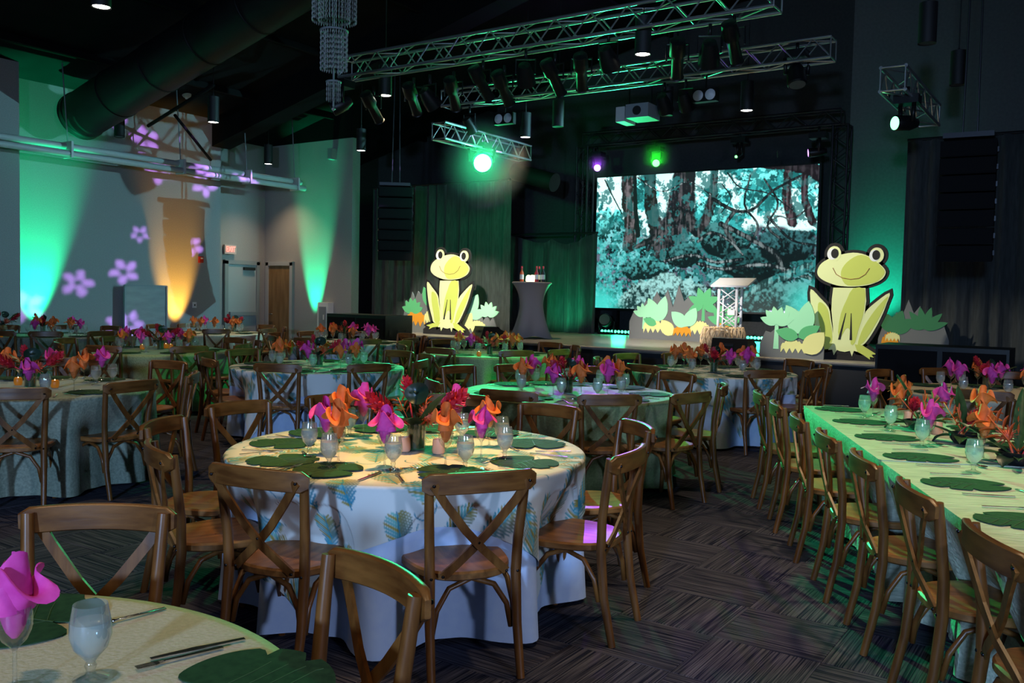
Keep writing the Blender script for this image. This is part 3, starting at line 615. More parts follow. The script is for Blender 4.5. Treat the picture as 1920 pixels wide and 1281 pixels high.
spot('gobo_beam', lp, lp+gd, 16000, (0.55, 0.25, 1.0), 38, 0.1, 0.0006)
# theatrical spots on the two trusses
def leko(lab, e, aim, kind=0):
    e = Vector(e); d = (Vector(aim)-e).normalized(); t_ = thing('stage_spotlight', lab, 'stage light', e, 0, 'black spotlights on the trusses'); q_ = d.to_track_quat('Z', 'Y').to_matrix()
    b_ = MB()
    if kind == 0: b_.lathe([(0.001, -0.30), (0.09, -0.29), (0.10, -0.10), (0.07, -0.06), (0.075, 0.22), (0.085, 0.23)], 14)
    else: b_.lathe([(0.001, -0.16), (0.08, -0.15), (0.12, 0.02), (0.13, 0.14)], 14)
    b_.v = [tuple(q_ @ Vector(v)) for v in b_.v]; obj('barrel', b_.mesh('barrel', M['blackp'], True, 40), t_)
    ln = MB().lathe([(0.001, 0.20 if kind == 0 else 0.12), (0.07 if kind == 0 else 0.12, 0.20 if kind == 0 else 0.12)], 14); ln.v = [tuple(q_ @ Vector(v)) for v in ln.v]; obj('lens', ln.mesh('lens', M['lamp_off']), t_)
    sd_ = Vector((d.y, -d.x, 0)).normalized(); sg = sd_*0.13
    obj('yoke', MB().tube([sg, sg+Vector((0, 0, 0.2)), -sg+Vector((0, 0, 0.2)), -sg], 0.012, 6).mesh('yoke', M['blackp']), t_)
    obj('clamp', MB().tube([(0, 0, 0.2), (0, 0, 0.34)], 0.022, 6).mesh('clamp', M['blackp'], True), t_)
for k, (px, py, kd) in enumerate(((700, 205, 0), (775, 190, 0), (805, 185, 1), (850, 180, 0), (905, 160, 0), (945, 170, 0), (985, 140, 1), (1040, 150, 0), (1090, 140, 0), (1140, 105, 1), (1270, 115, 0), (1330, 100, 1), (1375, 85, 0))):
    e = aty(px, py, tc1.y); leko('black spotlight under the near truss, %s from the left' % ['first', 'second', 'third', 'fourth', 'fifth', 'sixth', 'seventh', 'eighth', 'ninth', 'tenth', 'eleventh', 'twelfth', 'thirteenth'][k], (e.x, e.y, min(e.z, z1-0.42)), (e.x+random.uniform(-2, 2), 14, 1), kd)
for k, (px, py) in enumerate(((880, 235), (1245, 195), (1285, 190))):
    e = aty(px, py, tc2.y); leko('small black spotlight under the stage truss, %s from the left' % ['first', 'second', 'third'][k], (e.x, e.y, min(e.z, z2-0.40)), (e.x, 17, 1), 1)
def blinder(px, py, lab):
    e = aty(px, py, tc2.y-0.1); t_ = thing('blinder_lamp', lab, 'stage light', (e.x, e.y, e.z), 0)
    obj('case', MB().box((0, 0.06, 0), (0.40, 0.12, 0.2)).mesh('case', M['blackp']), t_)
    for x in (-0.1, 0.1): obj('lamp_lens', MB().lathe([(0.001, 0.03), (0.05, 0.02), (0.085, 0.0)], 18).mesh('lamp_lens', M['acry'], True), t_, (x, 0, 0), (PI/2, 0, 0))
    obj('bracket', MB().tube([(0, 0.06, 0.1), (0, 0.08, max(0.15, z2-0.16-e.z))], 0.015, 6).mesh('bracket', M['blackp']), t_)
blinder(1320, 178, 'twin blinder lamp under the right half of the stage truss'); blinder(943, 222, 'twin blinder lamp under the left half of the stage truss')
e = aty(1200, 212, tc2.y); pj = thing('projector', 'grey projector hanging under the middle of the stage truss', 'projector', e)
obj('projector_body', MB().box((0.05, 0, 0), (0.40, 0.45, 0.22)).mesh('projector_body', M['frame']), pj); obj('side_panel', MB().box((-0.26, 0, -0.03), (0.16, 0.4, 0.24)).mesh('side_panel', M['pipe']), pj); obj('lens', MB().lathe([(0.001, 0), (0.07, 0), (0.08, -0.03)], 16).mesh('lens', M['black']), pj, (0.05, -0.24, 0), (PI/2, 0, 0))
for x in (-0.2, 0.2): obj('hanger', MB().tube([(x, 0, 0.1), (x, 0, 0.4)], 0.015, 6).mesh('hanger', M['blackp']), pj)
# hanging loudspeaker arrays
def line_array(lab, px, ytop, Y, n, w_, h, rz, curve):
    e = aty(px, ytop, Y); t_ = thing('line_array', lab, 'loudspeaker', e, rz)
    mod = MB(); mod.prism([(-w_/2, -h*0.46), (w_/2, -h*0.46), (w_/2, h*0.46), (-w_/2, h*0.46)], -0.2, 0.2, axis='y'); me_ = mod.mesh('cabinet', M['grille'])
    gr_ = MB().box((0, -0.205, 0), (w_*0.94, 0.012, h*0.8)).mesh('grille', M['grille']); hn = MB().box((0, 0, 0), (0.02, 0.10, 0.06)).mesh('handle', M['trussb'])
    z, y, a_ = 0.0, 0.0, 0.0
    for k in range(n):
        c_ = obj('cabinet', me_, t_, (0, y, z-h/2), (a_, 0, 0)); obj('grille', gr_, c_)
        for s in (-1, 1): obj('handle', hn, c_, (s*(w_/2+0.008), 0.05, 0))
        z -= h*math.cos(a_); y += h*math.sin(a_)*0.8; a_ += curve
    obj('fly_frame', MB().box((0, 0, 0.04), (w_*0.9, 0.6, 0.06)).mesh('fly_frame', M['trussb']), t_)
    for s in (-0.08, 0.08): obj('chain', MB().tube([(s, 0, 0.05), (s*0.5, 0, roofz(e.x)-e.z)], 0.012, 6).mesh('chain', M['trussb']), t_)
line_array('curved black line array hanging left of the stage', 742, 352, 13.72, 7, 0.68, 0.205, R(38), R(4.5))
line_array('tall black line array hanging in front of the right drapes', 1818, 266, 12.0, 7, 0.60, 0.205, R(4), R(1.0))
# subwoofers
def sub(lab, x0, x1, y0, y1, z, group=None):
    t_ = thing('subwoofer', lab, 'loudspeaker', ((x0+x1)/2, (y0+y1)/2, 0)); w_, d_ = x1-x0, y1-y0
    obj('cabinet', MB().box((0, 0, z/2), (w_, d_, z)).mesh('cabinet', M['blackp']), t_)
    for s in (-0.25, 0.25): obj('grille', MB().box((s*w_, -d_/2-0.006, z*0.5), (w_*0.46, 0.012, z*0.9)).mesh('grille', M['grille']), t_)
    for s in (-0.3, 0, 0.3): obj('handle', MB().box((w_/2+0.004, s*d_, z*0.72), (0.008, 0.10, 0.12)).mesh('handle', M['black']), t_)
sub('black subwoofer cabinet in front of the left frog', -12.45, -10.95, 12.1, 12.85, 1.18)
sub('big black subwoofer stack at the right end of the stage', -2.40, -0.95, 11.6, 12.35, 1.10)
# drapes
def drape(name, lab, x0, x1, y, z0, z1, amp=0.07, per=0.28, m='curtain', seed=0, topf=None):
    n = max(20, int(abs(x1-x0)/0.035)); r = random.Random(seed); ph = [r.uniform(-0.6, 0.6) for _ in range(n)]
    def fn(u, v):
        x = x0+(x1-x0)*u; k = x/per*2*PI; zt = z1+(topf(u) if topf else 0)
        am = amp*(1.0-0.55*v)
        zb = ZS+0.005 if (-12.4 < x < -1.8) else z0
        return (x, y+am*math.sin(k+1.2*math.sin(k*0.31+seed))+0.3*am*math.sin(2.3*k), zb+(zt-zb)*v)
    t_ = thing(name, lab, 'curtain'); mb = MB().grid(fn, n, 12); me_ = mb.mesh('cloth', M[m], True)
    c_ = obj('cloth', me_, t_); so = c_.modifiers.new('t', 'SOLIDIFY'); so.thickness = 0.008
    obj('top_pipe', MB().tube([(x0, y, z1+0.02), (x1, y, z1+0.02)], 0.025, 8).mesh('top_pipe', M['trussb']), t_)
drape('stage_drape', 'dark green-lit drape behind the left frog', -14.7, -10.75, 15.75, 0.0, 4.05, 0.10, 0.30, seed=1)
drape('pipe_drape', 'black swagged drape behind the cocktail table', -11.75, -9.45, 17.3, ZS, 3.0, 0.12, 0.42, seed=2, topf=lambda u: -0.22*math.sin(PI*((u*2) % 1))+0.10*math.sin(9*u))
drape('stage_drape', 'tall dark drapes at the right of the stage', -2.95, 4.0, 16.0, 0.0, 4.3, 0.10, 0.34, seed=3)
# LED bars on the stage floor
def led_bar(lab, px0, px1, n):
    a, b = aty(px0, 620, 17.55), aty(px1, 620, 17.55); t_ = thing('led_bar', lab, 'stage light', (a.x, 17.55, ZS)); L = b.x-a.x
    obj('housing', MB().box((L/2, 0, 0.06), (L, 0.10, 0.08)).mesh('housing', M['blackp']), t_); obj('foot', MB().box((L/2, 0, 0.01), (L*0.6, 0.16, 0.02)).mesh('foot', M['blackp']), t_)
    lm = MB().lathe([(0.001, 0), (0.032, 0)], 10).mesh('led', M['green_strip'])
    for k in range(n): obj('led', lm, t_, (L*(k+0.5)/n, -0.056, 0.065), (PI/2, 0, 0))
    spot('led_bar_glow', (a.x+L/2, 17.4, ZS+0.15), (a.x+L/2, 15.5, ZS), 40, TEAL, 120, 0.8, 0.15)
led_bar('row of green floor lights left of the cut-out jungle', 1128, 1204, 12); led_bar('row of green floor lights right of the lectern', 1388, 1448, 9)

# haze spheres added to imitate the glow of the bright effect lamps
def haze(name, lab, c_, r_, col, watts, dens):
    m = bpy.data.materials.new(name); m.use_nodes = True; nt = m.node_tree; N = nt.nodes
    for n in list(N): N.remove(n)
    out = N.new('ShaderNodeOutputMaterial'); vs_ = N.new('ShaderNodeVolumeScatter'); vs_.inputs['Color'].default_value = (1, 1, 1, 1)
    tc = N.new('ShaderNodeTexCoord'); ln = N.new('ShaderNodeVectorMath'); ln.operation = 'LENGTH'; mr = N.new('ShaderNodeMapRange'); mr.inputs[1].default_value = 0; mr.inputs[2].default_value = r_; mr.inputs[3].default_value = dens; mr.inputs[4].default_value = 0; mr.interpolation_type = 'SMOOTHSTEP'
    nt.links.new(tc.outputs['Object'], ln.inputs[0]); nt.links.new(ln.outputs['Value'], mr.inputs[0]); nt.links.new(mr.outputs[0], vs_.inputs['Density']); nt.links.new(vs_.outputs[0], out.inputs['Volume'])
    mb = MB().lathe([(r_*math.sin(PI*k/12)+1e-4, -r_*math.cos(PI*k/12)) for k in range(13)], 24); o_ = obj('haze', mb.mesh('haze', m, True), None, c_); tag(o_, lab, 'haze', kind='stuff')
    l = bpy.data.lights.new(name+'_added_spot', 'SPOT'); l.energy = watts; l.color = col; l.shadow_soft_size = 0.04; l.spot_size = R(100); l.spot_blend = 0.8; lo = bpy.data.objects.new(name+'_added_spot', l); COL.objects.link(lo); hd_ = CAMPOS-Vector(c_); hd_.z = 0; hd_.normalize(); lo.location = Vector(c_)+hd_*0.02+Vector((0, 0, 0.0)); lo.rotation_euler = (hd_+Vector((0, 0, 0.35))).to_track_quat('-Z', 'Y').to_euler()  # extra spot added inside the sphere so the haze glows
haze('green_glow_haze', 'added haze ball for the green glow of the big lamp left of the stage', gl, 0.95, (0.03, 1.0, 0.30), 330, 0.26)
haze('lime_glow_haze', 'added haze ball for the green glow of the small lamp above the screen', aty(1230, 306, 17.6), 0.6, (0.02, 1.0, 0.03), 160, 0.45)
haze('violet_glow_haze', 'added haze ball for the violet glow of the lamp at the screen corner', aty(1120, 315, 17.6), 0.42, (0.35, 0.05, 1.0), 90, 0.5)
# ================================================================== stage props
def smooth_poly(pts, n=4):
    out = []; k = len(pts)
    for i in range(k):
        p0, p1, p2, p3 = [Vector(pts[(i+d) % k]) for d in (-1, 0, 1, 2)]
        for j in range(n):
            t = j/n; out.append(tuple(0.5*((2*p1)+(p2-p0)*t+(2*p0-5*p1+4*p2-p3)*t*t+(3*p1-p0-3*p2+p3)*t**3)))
    return out
def ccw(p):
    a = sum(p[i][0]*p[(i+1) % len(p)][1]-p[(i+1) % len(p)][0]*p[i][1] for i in range(len(p))); return p if a > 0 else p[::-1]
def offset(p, d):
    p = ccw(p); n = len(p); out = []
    for i in range(n):
        a, b, c_ = Vector(p[i-1]), Vector(p[i]), Vector(p[(i+1) % n]); e1 = (b-a); e2 = (c_-b)
        if e1.length < 1e-6 or e2.length < 1e-6: out.append(p[i]); continue
        n1 = Vector((e1.y, -e1.x)).normalized(); n2 = Vector((e2.y, -e2.x)).normalized(); m_ = n1+n2
        if m_.length < 0.3: m_ = n1
        m_.normalize(); out.append(tuple(b+m_*d/max(0.6, m_.dot(n1))))
    return out
def fill(pts, y0, y1, name, m):
    """extruded flat shape standing in the x-z plane, front face at y0"""
    p = ccw(pts); bm = bmesh.new(); f_ = bm.faces.new([bm.verts.new((x, y0, z)) for x, z in p])
    r = bmesh.ops.extrude_face_region(bm, geom=[f_]); bmesh.ops.translate(bm, verts=[v for v in r['geom'] if isinstance(v, bmesh.types.BMVert)], vec=(0, y1-y0, 0))
    bmesh.ops.triangulate(bm, faces=[x for x in bm.faces if len(x.verts) > 4]); bmesh.ops.recalc_face_normals(bm, faces=bm.faces)
    me_ = bpy.data.meshes.new(name); bm.to_mesh(me_); bm.free(); me_.materials.append(m); return me_
US = 1/(4*126.0)
def fp(pts, sm=3): 
    q_ = [((x-600)*US, (1108-y)*US) for x, y in pts]
    return smooth_poly(q_, sm) if sm > 1 else q_
def circ(cx, cy, rx, ry, n=20): return [(cx+rx*math.cos(2*PI*i/n), cy+ry*math.sin(2*PI*i/n)) for i in range(n)]
HEAD = [(375, 450), (392, 398), (440, 358), (520, 325), (630, 305), (720, 322), (800, 372), (858, 430), (860, 470), (830, 508), (760, 540), (680, 554), (600, 557), (520, 548), (440, 520), (392, 488)]
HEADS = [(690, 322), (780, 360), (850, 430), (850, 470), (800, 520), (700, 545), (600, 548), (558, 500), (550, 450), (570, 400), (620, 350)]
BODY = [(497, 566), (728, 566), (737, 660), (728, 770), (700, 880), (676, 980), (696, 1042), (664, 1034), (652, 1076), (636, 1036), (600, 1046), (566, 1042), (542, 1034), (520, 1074), (508, 1034), (478, 1038), (512, 970), (506, 860), (490, 740), (490, 650)]
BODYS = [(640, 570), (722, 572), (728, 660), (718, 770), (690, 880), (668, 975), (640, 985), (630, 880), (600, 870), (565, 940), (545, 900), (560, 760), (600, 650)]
LEGL = [(330, 580), (400, 642), (468, 716), (488, 800), (506, 900), (508, 985), (425, 990), (398, 930), (360, 820), (336, 700)]
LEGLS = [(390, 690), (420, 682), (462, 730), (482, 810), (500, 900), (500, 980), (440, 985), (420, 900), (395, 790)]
LEGR = [(896, 598), (878, 680), (856, 750), (818, 840), (765, 940), (722, 990), (668, 990), (682, 900), (720, 800), (738, 738), (800, 672)]
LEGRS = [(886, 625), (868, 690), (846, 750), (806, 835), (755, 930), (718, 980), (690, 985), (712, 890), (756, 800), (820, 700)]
FTL = [(328, 1022), (420, 996), (512, 985), (482, 1030), (410, 1040), (362, 1062), (378, 1036)]
FTR = [(668, 985), (722, 990), (825, 1052), (790, 1056), (808, 1078), (778, 1072), (782, 1094), (730, 1060), (690, 1040)]
MOUND = [(280, 1108), (282, 1060), (330, 1030), (440, 1000), (600, 990), (720, 996), (830, 1040), (868, 1070), (872, 1108)]
def frog(lab, loc, mirror=1, scale=1.0):
    t_ = thing('frog_cutout', lab, 'cutout', loc)
    def P(name, pts, y0, m, parent=None, sm=3):
        q_ = fp(pts, sm); q_ = [(x*mirror*scale, z*scale) for x, z in q_]; return obj(name, fill(q_, y0, 0.03, name, M[m]), parent or t_)
    def PO(pts, sm=3):
        q_ = offset(fp(pts, sm), 22*US); q_ = [(x*mirror*scale, z*scale) for x, z in q_]; obj('outline', fill(q_, 0.0, 0.03, 'outline', M['ink']), t_)
    for p in (HEAD, circ(495, 312, 52, 60), circ(797, 326, 55, 62), LEGL, LEGR, FTL, FTR): PO(p)
    PO(BODY, 1); P('mound', MOUND, 0.004, 'ink', sm=1)
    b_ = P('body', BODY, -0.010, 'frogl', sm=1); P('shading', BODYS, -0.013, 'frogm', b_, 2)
    for a_ in ((596, 755, 556, 955), (634, 755, 640, 955)):
        P('toe_line', [(a_[0]-2, a_[1]), (a_[0]+3, a_[1]), (a_[2]+9, a_[3]), (a_[2]-9, a_[3])], -0.016, 'ink', b_, 1)
    for nm, p, s_ in (('hind_leg', LEGL, LEGLS), ('hind_leg', LEGR, LEGRS)):
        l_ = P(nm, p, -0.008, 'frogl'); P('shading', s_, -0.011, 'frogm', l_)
    P('foot', FTL, -0.012, 'frogm', sm=1); P('foot', FTR, -0.012, 'frogm', sm=1)
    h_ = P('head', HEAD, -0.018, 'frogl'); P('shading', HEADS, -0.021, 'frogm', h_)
    q_ = [Vector(((x-600)*US*mirror*scale, -0.024, (1108-y)*US*scale)) for x, y in ((490, 418), (515, 465), (560, 492), (620, 503), (680, 495), (725, 465), (752, 420))]
    obj('smile', MB().tube(q_, 0.005, 5).mesh('smile', M['smile']), h_)
    for cx, cy, o_ in ((495, 312, 5), (797, 326, -3)):
        e_ = P('eye_lobe', circ(cx, cy, 50, 57), -0.020, 'frogl'); P('eye_white', circ(cx-14, cy+2, 37, 43), -0.023, 'white', e_, 1); P('pupil', circ(cx+o_, cy-2, 27, 36), -0.026, 'ink', e_, 1)
    obj('rear_prop', MB().box((0, 0.18, 0.3), (0.05, 0.3, 0.6)).mesh('rear_prop', M['ink']), t_)
e = at(1592, 676, ZS); frog('right green frog cutout standing on the stage', (e.x-0.06, e.y, ZS), 1, 0.95)
e = aty(839, 626, 13.9); frog('left green frog cutout in front of the dark drape', (e.x, 13.9, ZS), 1, 1.0)
# jungle foliage cutouts
def blade(cx, z0, ang, L, w_): # pointed leaf outline
    c_, s_ = math.sin(ang), math.cos(ang); out = []
    for k in range(9): t = k/8; ww = w_*math.sin(PI*t**0.8)**0.8; out.append((t*L, ww))
    for k in range(7, 0, -1): t = k/8; ww = -w_*math.sin(PI*t**0.8)**0.8; out.append((t*L, ww))
    return [(cx+a_*c_+b_*s_, z0+a_*s_-b_*c_) for a_, b_ in out]
def clump(cx, z0, w_, h, seed):
    r = random.Random(seed); top = []; n = 7
    for k in range(n*4+1):
        u = k/(n*4); top.append((cx-w_/2+w_*u, z0+h*(0.45+0.4*math.sin(PI*u)**0.7+0.10*abs(math.sin(n*0.5*PI*u*2)))))
    bot = []
    for k in range(9): u = 1-k/8; bot.append((cx-w_/2+w_*u, z0+(h*0.32 if k % 2 else 0.0)+h*0.06*r.random()))
    return top+bot
def jungle(lab, loc, items, sil, rz=0):
    t_ = thing('foliage_cutout', lab, 'cutout', loc, rz); y = 0.0
    obj('backing', fill(sil, 0.0, 0.025, 'backing', M['cgrey']), t_)
    for k, it in enumerate(items):
        y0 = -0.006-0.0035*(k % 5)
        if it[0] == 'fan':
            _, cx, z0, L, w_, angs, m = it
            for a_ in angs: y0 -= 0.0012; obj('leaf', fill(blade(cx, z0, a_, L, w_), y0, 0.01, 'leaf', M[m]), t_)
        elif it[0] == 'clump': obj('flower_clump', fill(clump(*it[1:5], k), y0, 0.01, 'flower_clump', M[it[5]]), t_)
        elif it[0] == 'stem': obj('stem', fill([(it[1]-it[3], it[2]), (it[1]+it[3], it[2]), (it[1]+it[3]*0.6, it[2]+it[4]), (it[1]-it[3]*0.6, it[2]+it[4])], y0, 0.01, 'stem', M[it[5]]), t_)
def sil(w_, h, seed, spikes=6):
    r = random.Random(seed); o = [(-w_/2, 0), (w_/2, 0)]; n = spikes*2
    for k in range(n+1):
        u = 1-k/n; o.append((-w_/2+w_*u, h*(0.45+0.55*math.sin(PI*u)**0.6)*(1.0 if k % 2 else 0.72)*(0.85+0.3*r.random())))
    return o
FN = [R(a) for a in (-70, -40, -12, 15, 45, 72)]
e = at(1478, 672, ZS)
jungle('mint palm and yellow flower cutout left of the right frog', (e.x, e.y+0.12, ZS), [('stem', -0.22, 0.12, 0.04, 0.38, 'cmint'), ('fan', -0.22, 0.48, 0.26, 0.06, FN, 'cmint'), ('fan', 0.16, 0.35, 0.48, 0.13, [R(-32), R(8)], 'cmint'), ('fan', 0.10, 0.30, 0.34, 0.09, [R(-75), R(60)], 'cgreen'), ('fan', 0.20, 0.08, 0.40, 0.14, [R(40)], 'cyel'), ('clump', 0.02, 0.06, 0.34, 0.22, 'cyel')], sil(0.92, 0.55, 1))
e = at(1700, 668, ZS)
jungle('dark fern cutout right of the right frog', (e.x, e.y+0.45, ZS), [('fan', -0.30, 0.35, 0.38, 0.11, [R(-30), R(20), R(55)], 'cdark'), ('fan', 0.16, 0.42, 0.36, 0.06, FN, 'cdark'), ('clump', -0.34, 0.02, 0.26, 0.36, 'cora'), ('clump', -0.30, 0.20, 0.22, 0.16, 'cyel')], sil(1.05, 0.82, 4))
e = aty(1270, 633, 16.2)
jungle('mint and yellow jungle cutout left of the lectern', (e.x, 16.2, ZS), [('stem', -0.72, 0.2, 0.04, 0.36, 'cmint'), ('fan', -0.72, 0.46, 0.26, 0.06, FN, 'cmint'), ('fan', -0.40, 0.36, 0.52, 0.13, [R(-28), R(14)], 'cmint'), ('fan', -0.45, 0.3, 0.3, 0.08, [R(-70)], 'cgreen'), ('fan', 0.18, 0.28, 0.42, 0.13, [R(-48), R(28)], 'cmint'), ('stem', 0.52, 0.40, 0.035, 0.34, 'cgreen'), ('fan', 0.52, 0.72, 0.34, 0.08, [R(a) for a in (-115, -65, -20, 22, 65, 115)], 'cgreen'), ('clump', -0.52, 0.12, 0.42, 0.30, 'cyel'), ('fan', -0.10, 0.10, 0.38, 0.13, [R(-40)], 'cyel'), ('clump', 0.10, 0.08, 0.36, 0.24, 'cora'), ('clump', 0.46, 0.12, 0.40, 0.30, 'cyel'), ('fan', 0.95, 0.36, 0.36, 0.08, FN, 'cgreen'), ('clump', 0.92, 0.1, 0.34, 0.30, 'cora')], sil(2.1, 1.05, 9, 9))
e = aty(893, 628, 14.1)
jungle('mint foliage cutout right of the left frog', (e.x, 14.1, ZS), [('fan', -0.18, 0.40, 0.46, 0.13, [R(-25), R(25)], 'cmint'), ('fan', -0.15, 0.36, 0.4, 0.10, [R(70)], 'cmint'), ('fan', 0.28, 0.40, 0.28, 0.06, FN, 'cmint'), ('fan', -0.35, 0.10, 0.42, 0.15, [R(35)], 'cyel'), ('clump', 0.02, 0.06, 0.42, 0.26, 'cyel')], sil(0.95, 0.5, 6))
e = aty(788, 624, 14.15)
jungle('orange flower cutout left of the left frog', (e.x, 14.15, ZS), [('fan', -0.22, 0.42, 0.30, 0.07, FN, 'cgreen'), ('fan', 0.22, 0.55, 0.42, 0.10, [R(-20), R(15)], 'cgreen'), ('clump', -0.12, 0.12, 0.50, 0.36, 'cora'), ('clump', 0.26, 0.16, 0.30, 0.34, 'cyel')], sil(0.95, 0.95, 8))
# cocktail table with spandex cover
e = at(995, 634, ZS); hb = thing('cocktail_table', 'grey spandex covered cocktail table on the stage', 'table', (e.x, e.y, ZS))
def hbf(u, v):
    a_ = 2*PI*u; z = 1.06*v; lob = 0.5+0.5*math.cos(4*a_); ft = (1-v)**2.2
    r_ = 0.20+0.18*max(0, (v-0.45)/0.55)**2.6 + ft*(0.10+0.17*lob)
    return (r_*math.cos(a_), r_*math.sin(a_), z+0.05*(1-lob)*max(0, 1-v*9))
obj('spandex_cover', MB().grid(hbf, 48, 20, True).mesh('spandex_cover', M['spandex'], True), hb)
obj('table_top', MB().lathe([(0.001, 1.075), (0.37, 1.075), (0.385, 1.06), (0.38, 1.04)], 40).mesh('table_top', M['spandex'], True, 40), hb)
bt = MB().lathe([(0.001, 0), (0.035, 0), (0.037, 0.02), (0.037, 0.17), (0.014, 0.22), (0.013, 0.29), (0.001, 0.29)], 14).mesh('bottle_body', M['blackp'], True, 40)
lbm = MB().lathe([(0.0375, 0.05), (0.0378, 0.06), (0.0378, 0.13), (0.0375, 0.14)], 14).mesh('bottle_label', M['white'], True); cpm = MB().lathe([(0.001, 0.302), (0.016, 0.30), (0.016, 0.25)], 12).mesh('bottle_cap', M['red'], True)
for k, (dx, dy, cl, lab) in enumerate(((-0.24, 0.0, 'blackp', 'dark bottle at the left on the cocktail table'), (-0.17, -0.1, 'bop', 'amber bottle on the cocktail table'), (0.10, 0.1, 'blackp', 'dark bottle behind the glowing jars on the cocktail table'), (0.14, -0.06, 'red', 'red bottle on the cocktail table'), (0.25, 0.0, 'bowl', 'tall dark bottle with white label at the right of the cocktail table'))):
    b_ = thing('bottle', lab, 'bottle', (e.x+dx, e.y+dy, ZS+1.075), 0, 'bottles on the cocktail table'); mm = bt.copy(); mm.materials[0] = M[cl]; obj('bottle_body', mm, b_); obj('bottle_label', lbm, b_); obj('bottle_cap', cpm, b_)
jm = MB().lathe([(0.001, 0), (0.045, 0), (0.055, 0.03), (0.05, 0.10), (0.03, 0.13), (0.001, 0.135)], 14).mesh('jar', emit_mat('glowing_jar', (1.0, 0.78, 0.45), 3.0), True)
for dx, dy, lab in ((-0.08, 0, 'left glowing jar on the cocktail table'), (0.0, 0.05, 'middle glowing jar on the cocktail table'), (0.06, -0.08, 'right glowing jar on the cocktail table')): tag(obj('lit_jar', jm, None, (e.x+dx, e.y+dy, ZS+1.075)), lab, 'jar', 'glowing jars on the cocktail table')
# lectern of white truss
e = at(1366, 650, ZS); lc = thing('lectern', 'white truss lectern with a slanted top on the stage', 'lectern', (e.x, e.y, ZS))
for x in (-0.16, 0.16):
    for y in (-0.12, 0.12): obj('post', MB().tube([(x, y, 0.03), (x, y, 1.07)], 0.026, 10).mesh('post', M['acry'], True), lc)
for k in range(4):
    z0, z1_ = 0.10+k*0.23, 0.33+k*0.23
    for y in (-0.12, 0.12):
        for s in (-1, 1): obj('brace', MB().tube([(-0.16*s, y, z0), (0.16*s, y, z1_)], 0.011, 6).mesh('brace', M['acry'], True), lc)
rm = Matrix.Rotation(R(18), 3, 'X')
obj('reading_top', MB().box((0.05, 0.0, 1.12), (0.66, 0.46, 0.03), rm).mesh('reading_top', M['acry']), lc); obj('foot_plate', MB().box((0, 0, 0.015), (0.5, 0.4, 0.03)).mesh('foot_plate', M['acry']), lc)
obj('control_box', MB().box((0.09, -0.16, 0.60), (0.13, 0.04, 0.09)).mesh('control_box', M['white']), lc)
# rattan baskets in front of the lectern
def basket(lab, px, py, h, r0, r1):
    e_ = at(px, py, ZS); t_ = thing('rattan_basket', lab, 'basket', (e_.x, e_.y, ZS))
    for k in range(14):
        a_ = 2*PI*k/14
        for s in (-1, 1):
            pts_ = [((r0+(r1-r0)*t+0.03*math.sin(PI*t))*math.cos(a_+s*0.55*t), (r0+(r1-r0)*t+0.03*math.sin(PI*t))*math.sin(a_+s*0.55*t), 0.02+h*t) for t in (0, 0.25, 0.5, 0.75, 1)]
            obj('cane', MB().tube(pts_, 0.010, 5).mesh('cane', M['rattan'], True), t_)
    for r_, z in ((r0, 0.02), (r1, h)): obj('rim', MB().tube([(r_*math.cos(2*PI*i/24), r_*math.sin(2*PI*i/24), z) for i in range(25)], 0.014, 6).mesh('rim', M['rattan'], True), t_)
    obj('inner_bowl', MB().lathe([(0.001, 0.03), (r0*0.9, 0.04), (r1*0.86, h*0.9)], 20).mesh('inner_bowl', M['rattan'], True), t_)
basket('larger pale rattan basket in front of the lectern', 1341, 653, 0.34, 0.24, 0.20); basket('smaller pale rattan basket right of the large basket', 1379, 652, 0.33, 0.15, 0.12)
# stage monitors
def monitor(lab, px, py, w_, h, rz):
    e_ = at(px, py, ZS); t_ = thing('stage_monitor', lab, 'loudspeaker', (e_.x, e_.y, ZS), rz)
    obj('cabinet', MB().prism([(-0.25, 0), (0.2, 0), (0.25, h*0.6), (0.05, h), (-0.18, h)], -w_/2, w_/2, axis='y').mesh('cabinet', M['blackp']), t_)
    obj('grille', MB().box((0.155, 0, h*0.80), (0.012, w_*0.9, h*0.42), Matrix.Rotation(R(-42), 3, 'Y')).mesh('grille', M['grille']), t_)
    obj('handle', MB().box((-0.22, 0, h*0.6), (0.02, 0.14, 0.04)).mesh('handle', M['black']), t_)
monitor('black wedge monitor in front of the rattan baskets', 1375, 664, 0.55, 0.24, R(92)); monitor('black wedge monitor behind the green round table by the stage', 915, 634, 0.42, 0.22, R(60))
# crystal chandelier
e = atd(625, 200, 11.0); cz = e.z
chd = thing('chandelier', 'tiered crystal chandelier hanging from the dark ceiling', 'chandelier', (e.x, e.y, cz))
for r_, z0, z1_, n in ((0.085, 0.02, 0.30, 16), (0.165, 0.42, 0.92, 30), (0.27, 0.98, 1.45, 44)):
    obj('tier_ring', MB().tube([(r_*math.cos(2*PI*i/28), r_*math.sin(2*PI*i/28), z1_) for i in range(29)], 0.014, 6).mesh('tier_ring', M['frame'], True), chd)
    mb = MB()
    for k in range(n):
        for q_ in (1.0, 0.72):
            a_ = 2*PI*(k+(0.5 if q_ < 1 else 0))/n; x, y = r_*q_*math.cos(a_), r_*q_*math.sin(a_); z = z1_; lo = z0+0.08*(1-q_)*0
            while z > lo+0.05:
                h = 0.055; mb.lathe([(0.0015, -h), (0.009, -h*0.55), (0.0015, 0)], 4, (x, y, z)); z -= h+0.006
    o_ = obj('crystal_strands', mb.mesh('crystal_strands', M['crystal']), chd); o_['kind'] = 'stuff'
obj('stem', MB().tube([(0, 0, 0.0), (0, 0, roofz(e.x)-cz)], 0.012, 6).mesh('stem', M['frame']), chd)
